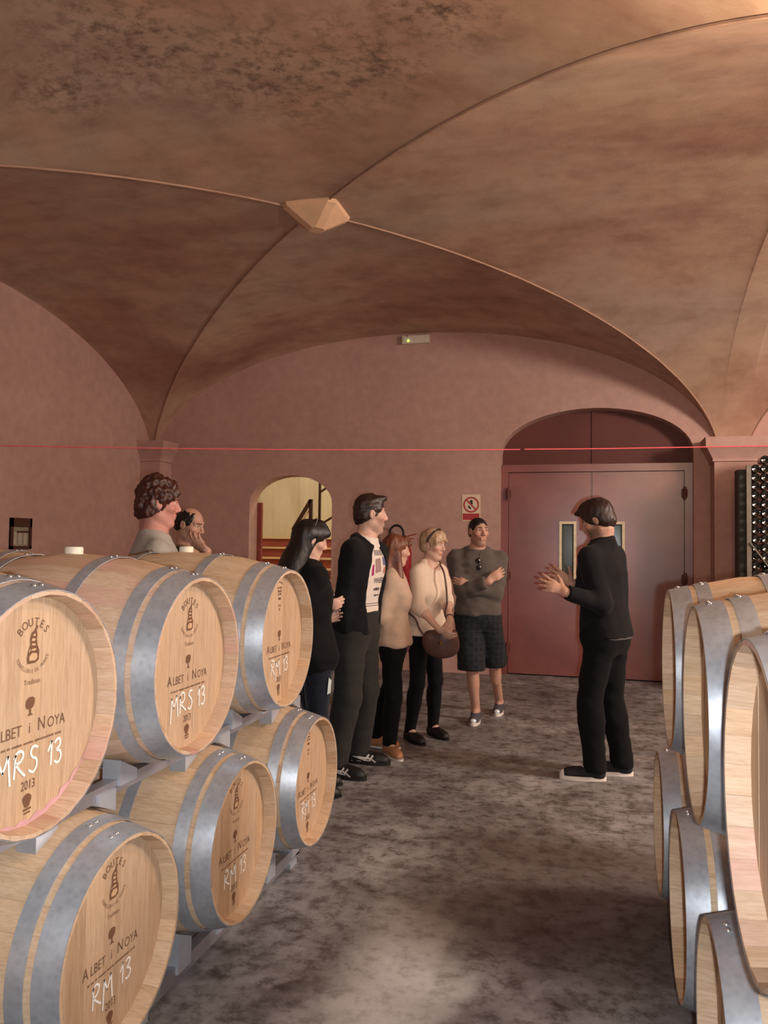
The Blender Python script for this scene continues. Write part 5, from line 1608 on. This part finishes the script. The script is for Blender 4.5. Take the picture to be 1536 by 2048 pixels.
# --- blonde woman with a handbag --------------------------------------------------------------
def blonde():
    p = Person('visitor', 'person with short blond hair, cream top and black trousers, hands clasped over a brown handbag', (866, 1058), base_px=(852, 1482), phi=38, sex='f', fat=1.0)
    k = p.s; pel = p.P(850, 1290)
    feet = {'r': (p.G(812, 1478), p.G(858, 1496)), 'l': (p.G(858, 1468), p.G(900, 1483))}
    p.skeleton((866, 1097), 28, -6, feet, {'r': (p.P(878, 1259, -.34), V(1, -.6, -.6)), 'l': (p.P(902, 1250, -.30), V(-1, -.5, -.6))}, pelvis=(pel[0], pel[1]))
    p.skin({'r': (p.dirL(20, -28), p.dirL(-60, 20), dict(curl=(.45, .5, .55, .6))), 'l': (p.dirL(120, -65), p.dirL(-80, -10), dict(curl=(.5, .55, .6, .6)))}, SK_L, brows=(.5, .38, .3), lips=(.80, .48, .48)); body_ = [c_ for c_ in p.root.children if c_.name.startswith('body')][0]
    h = p.hp
    hair_short(p, HA_BLOND, .018, .016, (0, .112, -.052, .082, .086, .100), -.075, ((.0035, 75, 51, (1, 1, .25)), (.002, 170, 52, (1, 1, .2))),
               extra=[(Cap(h(.0, .06, .10), h(-.045, .092, .050), .030 * k, .016 * k), .02), (Cap(h(.03, .05, .10), h(.062, .062, .04), .028 * k, .018 * k), .02), (Cap(h(-.06, -.01, .02), h(-.070, .0, -.03), .022 * k, .014 * k), .02), (Cap(h(.06, -.01, .02), h(.070, .0, -.03), .022 * k, .014 * k), .02)])
    pts = [h(x, y, z) for x, y, z in ((.098, -.01, .03), (.090, .012, .08), (.055, .035, .122), (0, .045, .142), (-.055, .035, .122), (-.090, .012, .08), (-.098, -.01, .03))]
    hb = MB().tube(pts, .008, 6); hb.build('hair_band', plain('band_dark', srgb(40, 22, 20), .4), p.root, smooth=60)
    top = p.upper('top', C_CREAM, .020, .895 * k, 1.30, flare=.026, neck=.082, neck_y=.055, neck_z=-.03, seed=53, wr=.002, cuff=.003)
    trs = p.legs('trousers', C_BLACK2, .005, .93, .03, (.080, .057, .041), seed=54, wr=.0012)
    for sd in 'rl': p.shoe(sd, L_BLACK, L_BLACK, 'flat')
    MB().tube([p.J['wrl'] + (p.J['ell'] - p.J['wrl']) * .16 + .026 * k * (math.cos(a) * nrm(np.cross(p.J['ell'] - p.J['wrl'], V(0, 0, 1))) + math.sin(a) * nrm(np.cross(np.cross(p.J['ell'] - p.J['wrl'], V(0, 0, 1)), p.J['ell'] - p.J['wrl']))) for a in [i * math.pi / 6 for i in range(13)]], .005, 6).build('watch_band', L_BLACK, p.root, smooth=60)
    # handbag: a thing of its own, worn across the body
    c = p.P(882, 1281, -.225); cw = p.R.T @ c + p.base
    bag = thing('handbag', 'soft brown leather handbag worn on a shoulder strap by the blond visitor', 'bag', tuple(cw), p.root.rotation_euler.z)
    LB = plain('leather_brown', srgb(96, 66, 58), .45, var=.15, scale=25, bump=.15)
    lx = p.dirL(6); lx = nrm(V(lx[0], lx[1], 0)); ln = V(lx[1], -lx[0], 0)
    if (p.dirL(90)) @ ln < 0: ln = -ln
    Rb = np.stack([lx, ln, V(0, 0, 1)])
    ops = [('u', Ell(V(0, 0, -.03), V(.135, .046, .105), Rb), 0), ('u', Cap(-lx * .075 + V(0, 0, .03), lx * .075 + V(0, 0, .045), .042, .042, (ln, .7)), .05), ('i', Half(V(0, 0, .085), V(0, 0, 1)), .02)]
    sdf_obj('pouch', ops, .007, LB, bag, wr=[(.004, 32, 55, (1, 1, 1))])
    MB().box((-.012, -.008, -.012), (.012, .008, .012)).build('clasp', plain('clasp_gold', srgb(190, 150, 80), .3, .9), bag).location = ln * .056 + V(.0, 0, -.01)
    TL = lambda q: np.asarray(q) - c
    sh = p.J['shl'] * .72 + p.J['neck'] * .28 + V(0, .0, .052) * k
    fr_ = [TL(p.P(893, 1262, -.225)), TL(p.P(894, 1240, -.21)), TL(p.P(894, 1195, -.165)), TL(p.P(890, 1155, -.145)), TL(p.P(884, 1136, -.10)), TL(sh)]
    bk = [TL(sh + V(0, -.05, -.03)), TL(p.J['neck'] * .6 + p.J['pel'] * .4 + V(.02, -.135, 0)), TL(p.J['neck'] * .3 + p.J['pel'] * .7 + V(.13, -.09, 0) * k), TL(p.P(833, 1238, -.10)), TL(p.P(838, 1256, -.185)), TL(p.P(852, 1276, -.225))]
    pth = smooth_line3(fr_ + bk, 9)
    # keep the strap lying on the outside of the clothes and the arm
    trees = [BVHTree.FromPolygons([tuple(v.co) for v in o_.data.vertices], [tuple(q.vertices) for q in o_.data.polygons]) for o_ in (top, trs, body_)]
    for _ in range(3):
        for i_, q in enumerate(pth):
            w_ = Vector(q + c)
            for bv in trees:
                loc, nn, _i, _d = bv.find_nearest(w_)
                if (w_ - loc).dot(nn) < .007: w_ = loc + nn * .0075
            pth[i_] = np.array(w_) - c
        pth = [pth[0]] + [pth[i_ - 1] * .25 + pth[i_] * .5 + pth[i_ + 1] * .25 for i_ in range(1, len(pth) - 1)] + [pth[-1]]
    MB().tube(pth, .0075, 6).build('strap', LB, bag, smooth=60)
def smooth_line3(q, n=5):
    out = []
    for i in range(len(q) - 1):
        p0, p1, p2, p3 = q[max(i - 1, 0)], q[i], q[i + 1], q[min(i + 2, len(q) - 1)]
        for k in range(n):
            t = k / n; out.append(.5 * (2 * p1 + (p2 - p0) * t + (2 * p0 - 5 * p1 + 4 * p2 - p3) * t * t + (3 * p1 - p0 - 3 * p2 + p3) * t ** 3))
    return out + [q[-1]]
blonde()

# --- man in shorts with folded arms -------------------------------------------------------------
def shorts():
    p = Person('visitor', 'person in grey sweater and dark plaid shorts standing with folded arms', (951, 1035), base_px=(970, 1446), phi=84, sex='m', fat=1.06, hair_pad=.006)
    k = p.s; pel = p.P(956, 1240)
    feet = {'r': (p.G(953, 1439), p.G(941, 1463)), 'l': (p.G(1000, 1421), p.G(986, 1447))}
    p.gaze = p.dirL(10) * .25
    p.skeleton((957, 1070), 62, 2, feet, {'r': (p.P(977, 1163, -.235), V(1, -.3, -1)), 'l': (p.P(941, 1172, -.175), V(-1, -.3, -1))}, pelvis=(pel[0], pel[1]))
    p.skin({'r': (p.dirL(-15, 35), p.dirL(-95, -10), dict(curl=(.25, .28, .3, .32), spread=.04, thumb=(.25, .2))), 'l': (p.dirL(185, 12), p.dirL(-70, 0), dict(curl=(.3, .35, .35, .35), spread=.02, thumb=(.3, .4)))}, SK_M, beard=.28)
    hair_short(p, HA_BLACK, .001, .003, (0, .094, -.040, .080, .088, .110), -.050, ((.0012, 250, 61, (1, 1, 1)),))
    p.upper('sweater', C_GREY, .025, .93 * k, 1.93, neck=.064, neck_y=.03, neck_z=-.004, seed=62, wr=.004, flare=.0)
    nk = p.J['neck']
    sdf_obj('polo_collar', [('u', Cap(nk + V(0, -.014, -.01) * k, nk + V(0, .0, .035) * k, .082 * k, .066 * k, e1=True), 0), ('s', Cap(nk + V(0, -.008, -.05) * k, nk + V(0, .004, .08) * k, .064 * k, .058 * k), .004), ('s', Ell(nk + V(0, .085, .0) * k, V(.028, .05, .07) * k), .008)], .006, C_COLLAR, p.root)
    p.legs('shorts', C_PLAID, .013, .97, .455, (.098, .086, .05), seed=63, wide=.022, wr=.0022)
    for sd in 'rl':
        p.shoe(sd, L_GREY, L_WHITE, name='sneaker'); P, em, x, d, z = p.sf
        sdf_obj('toe_reflector', [('u', Ell(P(.0, .262, .040), V(.026, .024, .020) * k), 0)], .004, MATS['reflector'], em, label='silver reflective toe patch')
        for i in range(4):
            y = .120 + i * .022; zz = .088 - i * .009
            MB().tube([P(-.022, y, zz - .006), P(0, y + .008, zz + .0075), P(.022, y, zz - .006)], .0028 * k, 6).build('lace', L_WHITE, em, smooth=60)
    # sunglasses hooked in the collar: a thing of its own
    c = p.P(957, 1128, -.17); cw = p.R.T @ c + p.base
    sg_ = thing('sunglasses', 'black sunglasses hooked in the neck of the grey sweater', 'sunglasses', tuple(cw), p.root.rotation_euler.z)
    LN = plain('lens_black', srgb(12, 12, 14), .06, spec=.9)
    MB().lathe([(0, 0), (.020, 0), (.022, .003), (.020, .006), (0, .007)], 20, 'Y', (.006, .0, .025), caps=False).build('lens', LN, sg_, smooth=60)
    MB().lathe([(0, 0), (.020, 0), (.022, .003), (.020, .006), (0, .007)], 20, 'Y', (.0, .004, -.030), caps=False).build('lens', LN, sg_, smooth=60)
    MB().tube([(.004, .003, .006), (.0, .006, 0), (.002, .004, -.012)], .003, 6).build('bridge', LN, sg_)
    MB().tube([(-.004, 0, .045), (-.010, -.01, .09)], .003, 6).build('temple', LN, sg_)
shorts()

# --- man with curly hair in grey T-shirt ---------------------------------------------------------
def curly():
    p = Person('visitor', 'person with curly reddish hair and grey T-shirt behind the top row of barrels', (322, 955), base=(-2.36, 3.98), phi=-8, sex='m', fat=1.05, hair_pad=.03)
    k = p.s; pel = p.P(305, 1300)
    b = p.base; feet = {'r': (p.L(b + V(-.10, -.10, 0)), p.L(b + V(.12, -.06, 0))), 'l': (p.L(b + V(-.10, .12, 0)), p.L(b + V(.12, .16, 0)))}
    p.skeleton((318, 1020), -6, -2, feet, {'r': (pel + V(.26, .06, -.12), V(.2, -1, 0)), 'l': (pel + V(-.26, .06, -.12), V(-.2, -1, 0))}, pelvis=(pel[0], pel[1]), sh_drop=.02)
    p.skin({'r': (V(0, .2, -1), V(-1, 0, 0)), 'l': (V(0, .2, -1), V(1, 0, 0))}, SK_R)
    hair_short(p, HA_CURL, .014, .026, (0, .104, -.050, .084, .086, .104), -.080, ((.007, 95, 71, (1, 1, 1)), (.004, 210, 72, (1, 1, 1))),
               extra=[(p.hell((0, -.06, -.02), (.075, .060, .075)), .02), (p.hell((0, .055, .105), (.05, .035, .028)), .02)])
    p.upper('t_shirt', C_TEEG, .016, .90 * k, .62, neck=.074, seed=73, wr=.002)
    p.legs('trousers', C_NAVY, .014, 1.02, .05, seed=74)
    for sd in 'rl': p.shoe(sd, L_BLACK, L_BLACK)
curly()

# --- balding man with a hand to the chin ------------------------------------------------------------
def balding():
    p = Person('visitor', 'person with receding dark hair holding a hand to the chin, behind the barrels', (382, 1015), base=(-2.62, 4.78), phi=24, sex='m', fat=1.0, hair_pad=.004)
    k = p.s; pel = p.P(372, 1300)
    b = p.base; feet = {'r': (p.L(b + V(-.12, -.10, 0)), p.L(b + V(.10, -.16, 0))), 'l': (p.L(b + V(-.06, .12, 0)), p.L(b + V(.16, .06, 0)))}
    p.gaze = p.dirL(0) * .2
    p.skeleton((380, 1055), 34, -14, feet, {'r': (p.P(414, 1103, -.20), V(.8, -.2, -1)), 'l': (pel + V(-.12, .22, .10), V(-.8, -.6, -.3))}, pelvis=(pel[0], pel[1]), sh_drop=.03)
    p.skin({'r': (p.dirL(150, 38), p.dirL(-60, 20), dict(curl=(.45, .5, .55, .6))), 'l': (V(.8, .5, 0), V(0, -1, 0))}, SK_M, beard=.3)
    hair_short(p, HA_BLACK, .004, -.006, (0, .092, -.010, .068, .100, .130), -.058, ((.002, 200, 81, (1, 1, 1)),))
    p.upper('shirt', C_DARKT, .016, .90 * k, 1.2, neck=.082, neck_y=.05, neck_z=-.02, seed=82)
    p.legs('trousers', C_BLACK2, .014, 1.02, .05, seed=83)
    for sd in 'rl': p.shoe(sd, L_BLACK, L_BLACK)
balding()
